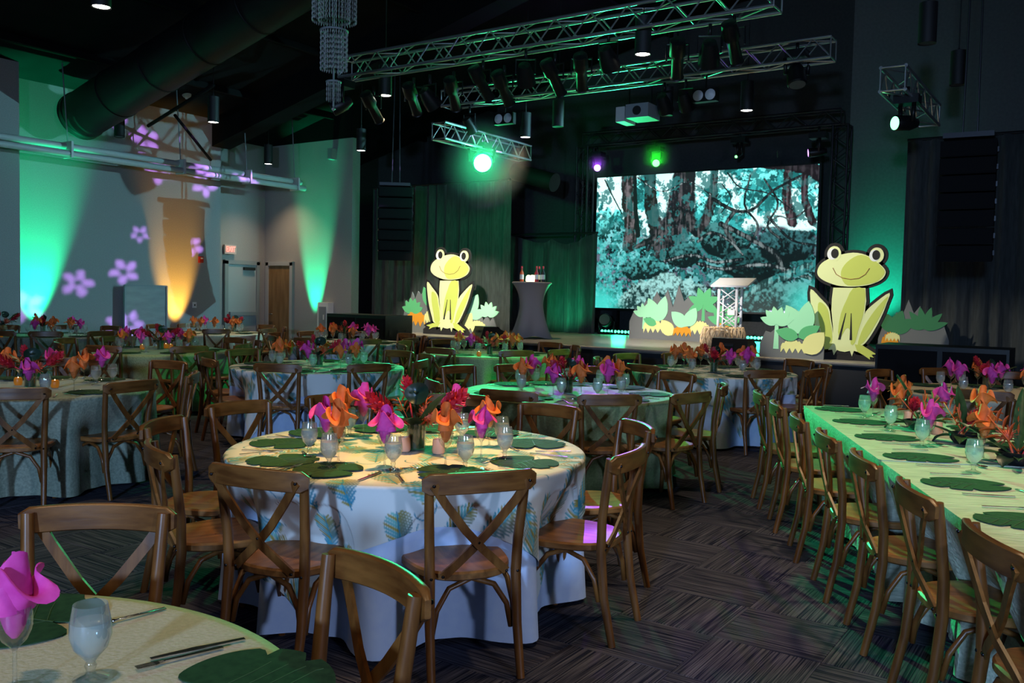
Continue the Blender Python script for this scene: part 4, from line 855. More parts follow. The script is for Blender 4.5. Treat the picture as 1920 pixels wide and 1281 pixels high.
obj('bottom_ball', MB().lathe([(0.001, -0.06), (0.03, -0.03), (0.001, 0.0)], 8).mesh('bottom_ball', M['crystal'], True), chd)
# ================================================================== dining furniture
REG = {}                                                               # (kind, table) -> objects, labelled at the end
def reg(kind, tab, o): REG.setdefault((kind, tab), []).append(o); return o
# ---- crossback chair
def chair_meshes():
    D = {}
    # seat
    out = []
    for k in range(40):
        a_ = 2*PI*k/40; c_, s_ = math.cos(a_), math.sin(a_); e_ = 2.8
        x = 0.222*math.copysign(abs(c_)**(2/e_), c_); y = 0.215*math.copysign(abs(s_)**(2/e_), s_); x *= 1.0+0.30*(y)/0.43-0.0
        out.append((x, y))
    mb = MB(); n = 40
    rings = [(0.94, 0.420), (1.0, 0.429), (1.0, 0.452), (0.97, 0.461), (0.86, 0.458), (0.5, 0.447), (0.02, 0.445)]
    for s_, z in rings: mb.v += [(x*s_, y*s_, z) for x, y in out]
    for i in range(len(rings)-1):
        for j in range(n): mb.f.append((i*n+j, i*n+(j+1) % n, (i+1)*n+(j+1) % n, (i+1)*n+j)); mb.m.append(0)
    mb.f.append(tuple(range(n))[::-1]); mb.m.append(0); D['seat'] = mb.mesh('seat', M['seat'], True, 35)
    # top rail
    def yb(x): return -0.248-0.046*(1-(x/0.246)**2)
    path = [(-0.246+0.492*k/16, yb(-0.246+0.492*k/16), 0.842+0.006*math.cos((k/16-0.5)*PI)) for k in range(17)]
    def pr(i, n):
        u = abs(i/(n-1)-0.5)*2; h = 0.086*(1-0.45*max(0, (u-0.88)/0.12)**2)/2; t = 0.0135*(1-0.4*max(0, (u-0.9)/0.1))
        return [(h, t*0.6), (h*0.9, t), (-h*0.9, t), (-h, t*0.6), (-h, -t*0.6), (-h*0.9, -t), (h*0.9, -t), (h, -t*0.6)]
    D['rail'] = MB().sweep(path, pr, (0, 0, 1)).mesh('top_rail', M['railw'], True, 50)
    for s_, nm in ((1, 'R'), (-1, 'L')):
        pth = [(0.195*s_, -0.262, 0), (0.192*s_, -0.215, 0.22), (0.190*s_, -0.195, 0.43), (0.195*s_, -0.198, 0.58), (0.205*s_, -0.218, 0.74), (0.212*s_, -0.235, 0.872)]
        D['rear'+nm] = MB().tube(pth, [0.0175, 0.0205, 0.0225, 0.0215, 0.0205, 0.019], 12).mesh('rear_leg', M['wood'], True, 40)
        D['front'+nm] = MB().tube([(0.205*s_, 0.19, 0), (0.198*s_, 0.175, 0.22), (0.188*s_, 0.155, 0.435)], [0.0155, 0.019, 0.022], 12).mesh('front_leg', M['wood'], True, 40)
        sl = [(0.205*s_, -0.278, 0.842), (0.150*s_, -0.268, 0.760), (0.06*s_, -0.250+0.006*s_, 0.645), (-0.02*s_, -0.238+0.008*s_, 0.560), (-0.09*s_, -0.222, 0.495), (-0.140*s_, -0.208, 0.450)]
        D['slat'+nm] = MB().strip(sl, 0.035, 0.012, (0.75*s_*1, 0, -0.66)).mesh('cross_slat', M['wood'], False)
        ar = [(0.192*s_, -0.19, 0.20), (0.190*s_, -0.165, 0.30), (0.187*s_, -0.11, 0.385), (0.186*s_, -0.02, 0.418), (0.187*s_, 0.07, 0.385), (0.190*s_, 0.135, 0.30), (0.193*s_, 0.155, 0.20)]
        D['side'+nm] = MB().tube(ar, 0.0125, 8).mesh('bent_brace', M['wood'], True)
    ar = [(0.175, -0.19, 0.20), (0.155, -0.185, 0.30), (0.10, -0.175, 0.385), (0, -0.17, 0.420), (-0.10, -0.175, 0.385), (-0.155, -0.185, 0.30), (-0.175, -0.19, 0.20)]
    D['back'] = MB().tube(ar, 0.0125, 8).mesh('bent_brace', M['wood'], True)
    D['frontb'] = MB().tube([(x, 0.165, z) for x, y, z in ar], 0.0125, 8).mesh('bent_brace', M['wood'], True)
    D['bolt'] = MB().lathe([(0.001, -0.005), (0.006, -0.003), (0.007, 0.002)], 8).mesh('bolt', M['bolt'], True)
    return D
CM = chair_meshes()
def new_chair(bolts):
    t_ = thing('crossback_chair', None, 'chair')
    obj('seat', CM['seat'], t_); rl = obj('top_rail', CM['rail'], t_)
    for s_ in 'RL':
        obj('leg', CM['rear'+s_], t_); obj('leg', CM['front'+s_], t_); obj('cross_slat', CM['slat'+s_], t_); obj('bent_brace', CM['side'+s_], t_)
    obj('bent_brace', CM['back'], t_); obj('bent_brace', CM['frontb'], t_)
    if bolts:
        for x, y, z in ((0.207, -0.287, 0.842), (-0.207, -0.287, 0.842), (0.0, -0.252, 0.59), (0.14, -0.216, 0.45), (-0.14, -0.216, 0.45), (0.19, -0.216, 0.445), (-0.19, -0.216, 0.445)): obj('bolt', CM['bolt'], t_, (x, y, z), (-PI/2, 0, 0))
    return t_
CH0, CH1 = None, None
def chair(tab, x, y, rz, near):
    global CH0, CH1
    if near:
        if CH1 is None: CH1 = new_chair(True); t_ = CH1; t_.location = (x, y, 0); t_.rotation_euler = (0, 0, rz)
        else: t_ = dup(CH1, (x, y, 0), rz)
    else:
        if CH0 is None: CH0 = new_chair(False); t_ = CH0; t_.location = (x, y, 0); t_.rotation_euler = (0, 0, rz)
        else: t_ = dup(CH0, (x, y, 0), rz)
    reg('chair', tab, t_); return t_
# ---- table linen
TR, TZ = 0.92, 0.765
def linen(ang, seed, drop=1.0, rho_max=None, nth=256, nrho=40, lift=0.0, push=0.15, fold=0.022):
    """returns array of points (nth, nrho, 3) and flat cloth coordinates"""
    r = np.random.RandomState(seed); th = np.linspace(0, 2*PI, nth, endpoint=False)
    full = TR+0.755
    rm = np.full(nth, full) if rho_max is None else np.minimum(rho_max(th), full)
    s = np.linspace(0, 1, nrho)
    rho = rm[:, None]*s[None, :]
    over = np.clip(rho-TR, 0, None); dz = np.where(over < 0.03, over**2/0.06, over-0.015)
    dz = np.minimum(dz, TZ-0.004)
    rad = np.minimum(rho, TR)+np.where(over < 0.03, over*0.5, 0.012)*(over > 0)
    sk = np.clip(dz/0.74, 0, 1)
    f_ = sum(a_*np.sin(k*th+p) for k, a_, p in [(int(r.randint(9, 13)), 0.6, r.rand()*6), (int(r.randint(16, 23)), 0.5, r.rand()*6), (int(r.randint(27, 36)), 0.3, r.rand()*6)])
    pu = np.zeros(nth)
    for a_ in ang:
        d_ = (th-a_+PI) % (2*PI)-PI; pu = np.maximum(pu, np.exp(-(d_/0.25)**4))
    rad = rad+sk**0.9*(fold*f_*(1-0.55*pu))[:, None]+(0.05*sk**1.4)*(1-pu)[:, None]-(push*np.clip(sk/0.38, 0, 1)**1.5)*pu[:, None]
    rad = np.maximum(rad, 0.0)
    P = np.stack([rad*np.cos(th)[:, None], rad*np.sin(th)[:, None], TZ-dz+lift+0*rad], -1)
    FX = np.stack([rho*np.cos(th)[:, None], rho*np.sin(th)[:, None]], -1)
    return P, FX
def polar_mesh(name, P, m, paint=None):
    nt_, nr = P.shape[:2]; I = np.arange(nt_*nr).reshape(nt_, nr); J = np.roll(I, -1, 0)
    fc = np.stack([I[:, :-1], I[:, 1:], J[:, 1:], J[:, :-1]], -1)
    tri = fc[:, 0]; fcs = fc[:, 1:].reshape(-1, 4)
    me_ = bpy.data.meshes.new(name); me_.from_pydata(P.reshape(-1, 3).tolist(), [], [tuple((t[1], t[2], t[0])) for t in tri.tolist()]+fcs.tolist()); me_.update(); me_.materials.append(m); me_.shade_smooth()
    if paint is not None:
        ca = me_.color_attributes.new('paint', 'FLOAT_COLOR', 'POINT'); ca.data.foreach_set('color', np.concatenate([paint.reshape(-1, 3), np.ones((nt_*nr, 1))], 1).ravel())
    return me_
def paint_palms(FX, seed):
    r = np.random.RandomState(seed); sh = FX.shape[:2]; X, Y = FX[..., 0].ravel(), FX[..., 1].ravel()
    C_ = np.zeros((X.size, 3)); C_[:] = (0.64, 0.67, 0.66)
    pts = []
    for _ in range(4000):
        p = r.uniform(-1.6, 1.6, 2)
        if all((p[0]-q_[0])**2+(p[1]-q_[1])**2 > 0.185**2 for q_ in pts): pts.append(p)
    TE, GO, MI = np.array((0.01, 0.22, 0.34)), np.array((0.28, 0.23, 0.04)), np.array((0.16, 0.44, 0.40))
    def stroke(a, b, w0, w1, col, al=1.0):
        m = 0.02+w0; k = np.where((X > min(a[0], b[0])-m) & (X < max(a[0], b[0])+m) & (Y > min(a[1], b[1])-m) & (Y < max(a[1], b[1])+m))[0]
        if not k.size: return
        dx, dy = b-a; L2 = dx*dx+dy*dy+1e-12; t = np.clip(((X[k]-a[0])*dx+(Y[k]-a[1])*dy)/L2, 0, 1)
        d = np.hypot(X[k]-a[0]-t*dx, Y[k]-a[1]-t*dy); w_ = w0+(w1-w0)*t
        al_ = al*(1-np.clip((d-w_*0.6)/(w_*0.6), 0, 1)); C_[k] = C_[k]*(1-al_[:, None])+np.array(col)*al_[:, None]
    for p in pts:
        ph = r.uniform(0, 2*PI) if r.rand() < 0.3 else math.atan2(p[1], p[0])+PI+r.uniform(-0.7, 0.7)
        L = r.uniform(0.16, 0.24); d = np.array((math.cos(ph), math.sin(ph))); nr = np.array((-d[1], d[0])); n = 11; flip = r.rand() < 0.5
        for k in range(n):
            t = k/(n-1); c_ = p+d*L*t; ll = 0.085*(math.sin(PI*(0.12+0.8*t))**0.7)
            tt = t if not flip else 1-t
            for s in (-1, 1):
                col = TE*(1-tt)+GO*tt if s < 0 else (TE*(1-tt)+MI*tt if k % 3 else GO)
                e_ = c_+(nr*s*0.82+d*0.62)*ll; stroke(c_, e_, 0.0085, 0.005, col, 1.0)
        stroke(p-d*0.02, p+d*L*1.1, 0.004, 0.003, TE)
        if r.rand() < 0.55:
            c0 = p+nr*0.09; prev = c0
            for k in range(12):
                a_ = ph+PI+k*0.28*(1 if flip else -1); nx = prev+np.array((math.cos(a_), math.sin(a_)))*0.016; stroke(prev, nx, 0.004, 0.004, TE, 0.9); prev = nx
    return C_.reshape(*sh, 3)
TABS = {   # centre in view coordinates, cloth, chair angles (view), rail radius
 'T0': ((-1.25, 1.46), 'champ', {93: 1.40, 43: 1.24}),
 'T1': ((-0.54, 4.71), 'bluewhite', {-146: 1.28, -113: 1.25, -70: 1.22, -26: 1.24, 15: 1.32, 54: 1.38, 85: 1.60, 114: 1.58, 143: 1.50, 177: 1.36}),
 'T2': ((-3.92, 7.28), 'sage', {-68: 1.24, -27: 1.16, 12: 1.24, 68: 1.5, 104: 1.55, 135: 1.5}),
 'T3': ((0.51, 7.78), 'olive', {-161: 1.24, -116: 1.22, -79: 1.25, -47: 1.32, -11: 1.32, 38: 1.42, 74: 1.38, 108: 1.50, 134: 1.52}),
 'T4': ((-2.14, 9.8), 'bluewhite', {-97: 1.18, -52: 1.18, -12: 1.2, 28: 1.3, 58: 1.4, 96: 1.4, 142: 1.4, 171: 1.35, -146: 1.2}),
 'T5': ((-0.35, 12.78), 'olive', {-120: 1.2, -72: 1.3, -36: 1.25, 10: 1.32, 46: 1.38, 85: 1.4, 122: 1.4, 160: 1.35, -162: 1.25}),
 'T6': ((2.35, 10.31), 'bluewhite', {-143: 1.18, -76: 1.18, -44: 1.24, -6: 1.28, 27: 1.36, 66: 1.45, 95: 1.45, 128: 1.42, 168: 1.36}),
 'T8': ((4.69, 8.56), 'champ', {-124: 1.28, -165: 1.2, 125: 1.25, 84: 1.42, 54: 1.34}),
 'T9': ((-4.76, 11.88), 'olive', {-100: 1.16, -50: 1.18, -10: 1.25, 28: 1.35, 62: 1.4, 100: 1.4, 135: 1.4, 172: 1.35, -144: 1.2}),
 'T10': ((-7.73, 14.89), 'sage', {-96: 1.25, -66: 1.25, -30: 1.3, 15: 1.3, 72: 1.35, 108: 1.3, 150: 1.3}),
 'T11': ((-5.71, 17.02), 'cream', {-110: 1.25, -70: 1.25, -25: 1.3, 15: 1.3, 60: 1.35, 130: 1.35, 170: 1.3}),
 'T12': ((-2.74, 14.72), 'bluewhite', {-108: 1.25, -66: 1.25, -28: 1.28, 10: 1.3, 50: 1.35, 90: 1.35, 130: 1.35, 170: 1.3, -150: 1.25}),
}
TNAME = {'T0': 'the champagne corner table', 'T1': 'the near floral table', 'T2': 'the sage table at left', 'T3': 'the green table beyond the near floral', 'T4': 'the mid-left floral table', 'T5': 'the green table by the stage', 'T6': 'the floral table below the lectern', 'T7': 'the long green-lit table', 'T8': 'the beige table at far right', 'T9': 'the olive table before the white board', 'T10': 'the table farthest left', 'T11': 'the cream table near the exit', 'T12': 'the floral table near the subwoofer'}
TLAB = {'T0': 'round table with champagne cloth in the bottom left corner', 'T1': 'round table with pale blue cloth nearest the centre', 'T2': 'round table with sage sequin cloth at the left edge', 'T3': 'round table with olive green cloth beyond the near floral table', 'T4': 'round table with pale blue cloth left of centre', 'T5': 'round green table closest to the stage and left frog', 'T6': 'round table with pale cloth below the lectern', 'T8': 'round table with beige cloth behind the long table', 'T9': 'round table with olive cloth in front of the white board', 'T10': 'round table farthest left by the green uplight', 'T11': 'round cream table in front of the exit door', 'T12': 'round table with pale cloth near the left subwoofer'}
vin = {}
for tn, ((cx, cy), cl, chs) in TABS.items():
    X, Y = G(cx, cy); A_ = [R(a)+YAW for a in chs]; seed = int(tn[1:])+3
    root = thing('round_table', TLAB[tn], 'table', (X, Y, 0))
    P, FX = linen(A_, seed, nth=200, nrho=44, push=0.16)
    obj('tablecloth', polar_mesh('tablecloth', P, M[cl]), root)
    obj('table_top', MB().lathe([(0.001, 0.725), (0.90, 0.725), (0.905, 0.74), (0.90, 0.755), (0.001, 0.755)], 32).mesh('table_top', M['seat']), root)
    for a, r_ in chs.items():
        d = random.uniform(-0.05, 0.05); x, y = G(cx+(r_-0.265)*math.cos(R(a)), cy+(r_-0.265)*math.sin(R(a)))
        chair(tn, x, y, R(a)+YAW+PI/2+d, tn in ('T0', 'T1', 'T2', 'T3'))
    if tn in ('T1', 'T4', 'T6', 'T12'):
        e0 = R(-75)+YAW if tn == 'T1' else R(20*seed)
        dense = tn == 'T1'
        P, FX = linen(A_, seed, rho_max=lambda th: 1.14/np.maximum(np.abs(np.cos(th-e0)), np.abs(np.sin(th-e0))), nth=1300 if dense else 420, nrho=150 if dense else 70, lift=0.006, push=0.14, fold=0.022)
        rr = np.hypot(P[..., 0], P[..., 1]); k = np.where(rr > 0.9, (rr+0.012)/np.maximum(rr, 1e-6), 1.0); P[..., 0] *= k; P[..., 1] *= k
        ov = obj('overlay_cloth', polar_mesh('overlay_cloth', P, M['overlay'], paint_palms(FX, 5+seed)), None, (X, Y, 0))
        tag(ov, {'T1': 'embroidered palm leaf overlay on the near floral table', 'T4': 'embroidered palm overlay on the mid-left floral table', 'T6': 'embroidered palm overlay on the table below the lectern', 'T12': 'embroidered palm overlay on the table near the subwoofer'}[tn], 'tablecloth', 'palm embroidered overlays')
# ---- the long table: two rectangles end to end
RP0 = Vector((2.36, 7.10)); RU = Vector((-0.158, -0.987)); RN = Vector((0.987, -0.158)); RRZ = YAW-R(9.1); RW, RL = 1.20, 2.44
rails = [(1427, 739), (1447, 759), (1490, 780), (1548, 812), (1617, 852), (1740, 932), (1872, 1010)]
rs = []
for px, py in rails:
    p = at(px, py, 0.875); q_ = Vector((p.x*_cy+p.y*_sy, -p.x*_sy+p.y*_cy)); rs.append((q_-RP0).dot(RU))
rs = [rs[0]]+rs[1:]
n_ = len(rs); b1 = np.polyfit(range(n_), rs, 1); rs = [b1[1]+b1[0]*k for k in range(n_)]
rs2 = [rs[0]+b1[0]*k+0.1 for k in range(6)]
def wof(s): return -0.39+0.055*s
def rect_cloth(s0, s1, seed):
    r = random.Random(seed); n = 64; per = []
    def pt(u):    # perimeter param in table frame: x 0..RW (right), y 0..-(len)
        L = s1-s0; tot = 2*(RW+L); d = u*tot
        if d < L: return (0, -d, -1, 0)
        d -= L
        if d < RW: return (d, -L, 0, -1)
        d -= RW
        if d < L: return (RW, -L+d, 1, 0)
        d -= L; return (RW-d, 0, 0, 1)
    N_ = 220; rows = [0.0, 0.02, 0.06, 0.14, 0.24, 0.36, 0.5, 0.64, 0.75]
    mb = MB()
    for row in rows:
        for k in range(N_):
            x, y, nx, ny = pt(k/N_); sk = row/0.75; f_ = 0.018*math.sin(k*0.55+seed)+0.012*math.sin(k*1.3+2*seed); o_ = sk**0.8*(f_+0.02)
            if nx:
                if nx < 0: o_ -= 0.13*min(1, sk/0.5)**1.6
                for s in (rs if nx < 0 else rs2):
                    o_ -= (max(0.0, wof(s)+0.34) if nx < 0 else 0.12)*math.exp(-((-y+s0-s)/0.25)**4)*min(1, sk/0.42)**1.6
            mb.v.append((x+nx*(o_+0.004), y+ny*max(o_*0.2, 0)*0, 0.770-row-(0.0 if row else 0)))
    for i in range(len(rows)-1):
        for k in range(N_): mb.f.append((i*N_+k, (i+1)*N_+k, (i+1)*N_+(k+1) % N_, i*N_+(k+1) % N_)); mb.m.append(0)
    mb.f.append(tuple(range(N_))); mb.m.append(0)
    return mb.mesh('tablecloth', M['mint'], True, 35)
for k, lab in ((0, 'far half of the long table under a crinkled pale green-lit cloth'), (1, 'near half of the long table under a crinkled pale green-lit cloth')):
    s0 = k*(RL+0.03); o_ = RP0+RU*s0; X, Y = G(o_.x, o_.y); t_ = thing('long_table', lab, 'table', (X, Y, 0), RRZ)
    obj('tablecloth', rect_cloth(s0, s0+RL, 3+k), t_); obj('table_top', MB().box((RW/2, -RL/2, 0.745), (RW-0.03, RL-0.03, 0.03)).mesh('table_top', M['seat']), t_)
def rp(s, w_): q_ = RP0+RU*s+RN*w_; return G(q_.x, q_.y)
for s in rs: chair('T7', *rp(s, wof(s)+0.265), RRZ-PI/2+random.uniform(-.05, .05), True)
for s in rs2[:4]: chair('T7', *rp(s, RW+0.33-0.245), RRZ+PI/2, True)

# ---- place settings
def wine_mesh():
    pr = [(0.034, 0.001), (0.034, 0.004), (0.006, 0.010), (0.0045, 0.03), (0.0045, 0.085), (0.010, 0.094), (0.024, 0.108), (0.033, 0.128), (0.0355, 0.148), (0.0335, 0.178)]
    return (MB().lathe(pr[:5], 18).mesh('stem', M['glass'], True), MB().lathe(pr[4:], 18).mesh('bowl', M['glass'], True), MB().lathe(pr, 14).mesh('wine_glass', M['glass'], True))
def gob_mesh():
    pr = [(0.036, 0.001), (0.036, 0.005), (0.012, 0.012), (0.009, 0.022), (0.013, 0.032), (0.009, 0.040), (0.016, 0.050), (0.034, 0.070), (0.0425, 0.098), (0.0415, 0.125), (0.036, 0.155), (0.0345, 0.165)]
    w_ = [(0.001, 0.050), (0.014, 0.052), (0.032, 0.071), (0.0405, 0.098), (0.0395, 0.128), (0.001, 0.128)]
    return (MB().lathe(pr[:6], 18).mesh('stem', M['glass'], True), MB().lathe(pr[5:], 20).mesh('bowl', M['frost'], True), MB().lathe(w_, 20).mesh('water', M['water'], True, 50), MB().lathe(pr, 14).mesh('water_goblet', M['frost'], True))
WS, WB, WA = wine_mesh(); GSM, GB, GW, GA = gob_mesh()
def napkin_mesh(seed, m):
    r = random.Random(seed); p1, p2 = r.uniform(0, 6), r.uniform(0, 6); k1 = r.choice((3, 3, 4)); mb = MB()
    def fn(u, v):
        a_ = 2*PI*u
        if v < 0.35: t = v/0.35; return ((0.006+0.026*t**0.6)*math.cos(a_), (0.006+0.026*t**0.6)*math.sin(a_), 0.108+0.068*t)
        t = (v-0.35)/0.65; w_ = 0.5+0.5*math.cos(k1*a_+p1); w2 = 0.5+0.5*math.cos(5*a_+p2)
        rad = 0.032+0.044*t**1.2*(0.12+1.0*w_+0.25*w2); z = 0.174+0.062*math.sin(t*PI*0.60)*(0.55+0.6*(1-w_))-0.030*t*t*w_+0.02*w2*t
        tw = a_+0.5*t*(w_-0.5); return (rad*math.cos(tw), rad*math.sin(tw), z)
    mb.grid(fn, 48, 16, True)
    def bud(u, v):
        a_ = 2*PI*u*1.6; rad = (0.030-0.014*v+0.010*u)*(1+0.25*math.cos(2*a_+3*v)); return (rad*math.cos(a_+v)+0.006, rad*math.sin(a_+v), 0.165+0.105*v*(0.85+0.3*math.sin(3*u*PI+p1)))
    mb.grid(bud, 30, 8)
    me_ = mb.mesh('napkin', m, True); return me_
NAP = {c_: [napkin_mesh(s, M[m]) for s in (1, 2, 3, 4)] for c_, m in (('p', 'pink'), ('o', 'orange'))}
def leaf_mat_mesh(round_=True):
    o_ = []; n = 72
    for k in range(n):
        a_ = -PI+2*PI*k/n+0.02
        if round_:
            r_ = 0.175*(1-0.72*math.exp(-((abs(a_)-PI)/0.20)**2))*(1+0.16*math.cos(a_))
            for sa in (0.75, 1.35, -0.95, -1.6):
                r_ *= 1-0.22*math.exp(-((a_-sa)/0.055)**2)
            o_.append((r_*math.cos(a_), r_*math.sin(a_)*1.12))
        else:
            r_ = 0.185*(1-0.5*math.exp(-((abs(a_)-PI)/0.16)**2))
            for sa in (0.9, 1.6, -0.7): r_ *= 1-0.30*math.exp(-((a_-sa)/0.06)**2)
            o_.append((r_*math.cos(a_)*1.05, r_*math.sin(a_)*0.78))
    bm = bmesh.new(); f_ = bm.faces.new([bm.verts.new((x, y, 0.001)) for x, y in ccw(o_)]); r = bmesh.ops.extrude_face_region(bm, geom=[f_]); bmesh.ops.translate(bm, verts=[v for v in r['geom'] if isinstance(v, bmesh.types.BMVert)], vec=(0, 0, 0.003))
    bmesh.ops.triangulate(bm, faces=[x for x in bm.faces if len(x.verts) > 4]); bmesh.ops.recalc_face_normals(bm, faces=bm.faces); me_ = bpy.data.meshes.new('blade'); bm.to_mesh(me_); bm.free(); me_.materials.append(M['leafmat'])
    v_ = MB()
    v_.strip([(-0.05, 0, 0.0046), (0.06, 0.0, 0.0046), (0.165, 0, 0.0044)], 0.004, 0.001, (0, 1, 0), lambda u: 1.2-u)
    for s in (-1, 1):
        for k in range(4): v_.strip([(-0.03+0.045*k, 0, 0.0046), (0.02+0.045*k, s*0.07, 0.0046), (0.05+0.04*k, s*(0.12-0.014*k), 0.0044)], 0.0022, 0.001, (0.5, -s*0.8, 0))
    return me_, v_.mesh('veins', M['vein'])
LM, LV = leaf_mat_mesh(True); LM2, LV2 = leaf_mat_mesh(False)
KN = MB().strip([(-0.11, 0, 0.004), (-0.02, 0, 0.004), (0.0, 0, 0.004), (0.06, 0.001, 0.004), (0.105, 0.003, 0.004)], 0.015, 0.003, (0, 1, 0), lambda u: 0.85+0.5*math.sin(PI*u)**3).mesh('knife', M['steel'])
fk = MB().strip([(-0.10, 0, 0.004), (0.0, 0, 0.005), (0.035, 0, 0.006)], 0.010, 0.003, (0, 1, 0), lambda u: 1.3-0.7*u); fk.strip([(0.032, 0, 0.006), (0.045, 0, 0.005), (0.055, 0, 0.005)], 0.023, 0.002, (0, 1, 0), lambda u: 0.35+0.65*u)
for y in (-0.0095, -0.0032, 0.0032, 0.0095): fk.strip([(0.054, y, 0.005), (0.095, y*0.9, 0.006)], 0.0035, 0.002, (0, 1, 0))
FK = fk.mesh('fork', M['steel'])
spn = MB().strip([(-0.10, 0, 0.003), (0.0, 0, 0.006), (0.04, 0, 0.006)], 0.009, 0.003, (0, 1, 0), lambda u: 1.3-0.7*u)
spn.grid(lambda u, v: (0.062+0.030*v*math.cos(2*PI*u), 0.020*v*math.sin(2*PI*u), 0.0045+0.006*v*v-0.002), 20, 5, True); SPN = spn.mesh('spoon', M['steel'], True)
def goblet(tab, p, far=False):
    if far: t_ = tag(obj('water_goblet', GA, None, p), None, 'glass')
    else:
        t_ = thing('water_goblet', None, 'glass', p); obj('stem', GSM, t_); obj('bowl', GB, t_); obj('water', GW, t_)
    reg('goblet', tab, t_)
def wine(tab, p, col, far=False, k=None):
    if far: t_ = tag(obj('wine_glass', WA, None, p), None, 'glass')
    else: t_ = thing('wine_glass', None, 'glass', p); obj('stem', WS, t_); obj('bowl', WB, t_)
    reg('wine', tab, t_); rz = random.uniform(0, 6)
    n_ = tag(obj('napkin', NAP[col][k if k is not None else random.randrange(4)], None, p, (0, 0, rz), random.uniform(0.98, 1.12)), None, 'napkin'); reg('napkin_'+col, tab, n_)
def leafmat(tab, x, y, z, rz, kind=0, sc=1.0):
    t_ = thing('leaf_placemat', None, 'placemat', (x, y, z), rz); t_.scale = (sc, sc, 1); obj('blade', (LM, LM2)[kind], t_); obj('veins', (LV, LV2)[kind], t_); reg('leaf', tab, t_)
def cutlery(tab, x, y, z, rz, kind):
    me_ = {'knife': KN, 'fork': FK, 'spoon': SPN}[kind]; reg(kind, tab, tag(obj(kind, me_, None, (x, y, z), (0, 0, rz)), None, kind))
def cz_(tn): return TZ+(0.008 if tn in ('T1', 'T4', 'T6', 'T12') else 0.002)
def V3(p, z): return (p.x, p.y, z)
for tn, ((cx, cy), cl, chs) in TABS.items():
    z = cz_(tn); far = tn in ('T10', 'T11', 'T12', 'T9', 'T5'); X, Y = G(cx, cy)
    if tn == 'T0': continue
    cols = random.Random(int(tn[1:])*7); angs = list(chs)
    if tn == 'T2': angs = angs+[-105, -145, 175]
    if tn == 'T8': angs = angs+[-80, -35, 15]
    for k, a in enumerate(angs):
        al = R(a)+YAW
        def pol(r_, da=0.0, off=0.0):
            b_ = al+da; return (X+r_*math.cos(b_)-off*math.sin(al), Y+r_*math.sin(b_)+off*math.cos(al))
        x, y = pol(0.70); leafmat(tn, x, y, z+(k % 3)*0.004, al+PI/2+random.uniform(-0.3, 0.3)*0+(PI if k % 2 else 0)+random.uniform(-.25, .25), 0, 0.9)
        if tn in ('T1', 'T2', 'T3', 'T8', 'T4', 'T6'):
            for kd, off, rr in (('knife', 0.215, 0.72), ('fork', -0.215, 0.74)):
                x, y = pol(rr, 0, off); cutlery(tn, x, y, z, al+PI+random.uniform(-.08, .08), kd)
            x, y = pol(0.55, 0, -0.06); cutlery(tn, x, y, z, al+PI/2+random.uniform(-.2, .2), 'spoon')
        if tn in ('T1', 'T2'): continue
        x, y = pol(0.44, random.uniform(-0.05, 0.12), 0); wine(tn, (x, y, z), cols.choice('pooppo'), far)
        x, y = pol(0.50, random.uniform(0.22, 0.30), 0); goblet(tn, (x, y, z), far)
for c_, px, py, k in (('p', 611, 852, 1), ('o', 634, 868, 2), ('p', 681, 820, 0), ('p', 721, 876, 3), ('o', 835, 876, 1), ('p', 902, 861, 2), ('o', 917, 838, 0), ('p', 856, 822, 1), ('o', 642, 826, 3)):
    wine('T1', V3(at(px, py, cz_('T1')), cz_('T1')), c_, False, k)
for px, py in ((580, 853), (617, 879), (737, 882), (872, 881), (946, 861), (655, 818), (940, 838), (866, 830)): goblet('T1', V3(at(px, py, cz_('T1')), cz_('T1')))
z = cz_('T2')
for c_, px, py in (('o', 15, 715), ('p', 54, 740), ('p', 97, 712), ('o', 139, 735), ('o', 158, 718), ('p', 191, 714)): wine('T2', V3(at(px, py, z), z), c_)
for px, py in ((85, 742), (180, 722), (211, 718)): goblet('T2', V3(at(px, py, z), z))
# corner table close to the camera
z = cz_('T0'); wine('T0', V3(at(28, 1296, z), z), 'p', False, 2); goblet('T0', V3(at(170, 1275, z), z))
p = at(70, 1165, z); leafmat('T0', p.x, p.y, z, R(200), 0, 0.95); p = at(445, 1290, z); leafmat('T0', p.x, p.y, z, R(40), 0, 1.0)
for a, b, kd in (((242, 1261), (425, 1215), 'fork'), ((278, 1239), (458, 1201), 'knife'), ((200, 1172), (278, 1151), 'spoon')):
    p, q_ = at(*a, z), at(*b, z); cutlery('T0', (p.x+q_.x)/2, (p.y+q_.y)/2, z, math.atan2(p.y-q_.y, p.x-q_.x), kd)
# long table
z = 0.772
for i, s in enumerate(rs):
    x, y = rp(s, 0.24); leafmat('T7', x, y, z, RRZ+PI+random.uniform(-0.1, 0.1)+(PI/2)*0, 1, 1.0)
    for off, kd, wv in ((0.24, 'knife', 0.26), (-0.23, 'fork', 0.25)):
        x, y = rp(s+off, wv); cutlery('T7', x, y, z, RRZ+random.uniform(-.06, .06), kd)
    x, y = rp(s+0.16, 0.47); cutlery('T7', x, y, z, RRZ-PI/2+random.uniform(-.5, .5), 'spoon')
    if i == 6: continue
for c_, px, py in (('p', 1636, 782), ('o', 1683, 792), ('p', 1741, 838), ('o', 1843, 862), ('o', 1690, 778)): wine('T7', V3(at(px, py, z), z), c_)
for px, py in ((1620, 784), (1669, 808), (1728, 839), (1825, 886), (1778, 792), (1850, 820)): goblet('T7', V3(at(px, py, z), z))
for c_, px, py in (('p', 1768, 792), ('o', 1838, 812)): wine('T7', V3(at(px, py, z), z), c_)
for s in rs2[:5]:
    x, y = rp(s, RW-0.24); leafmat('T7', x, y, z, RRZ, 1, 1.0)
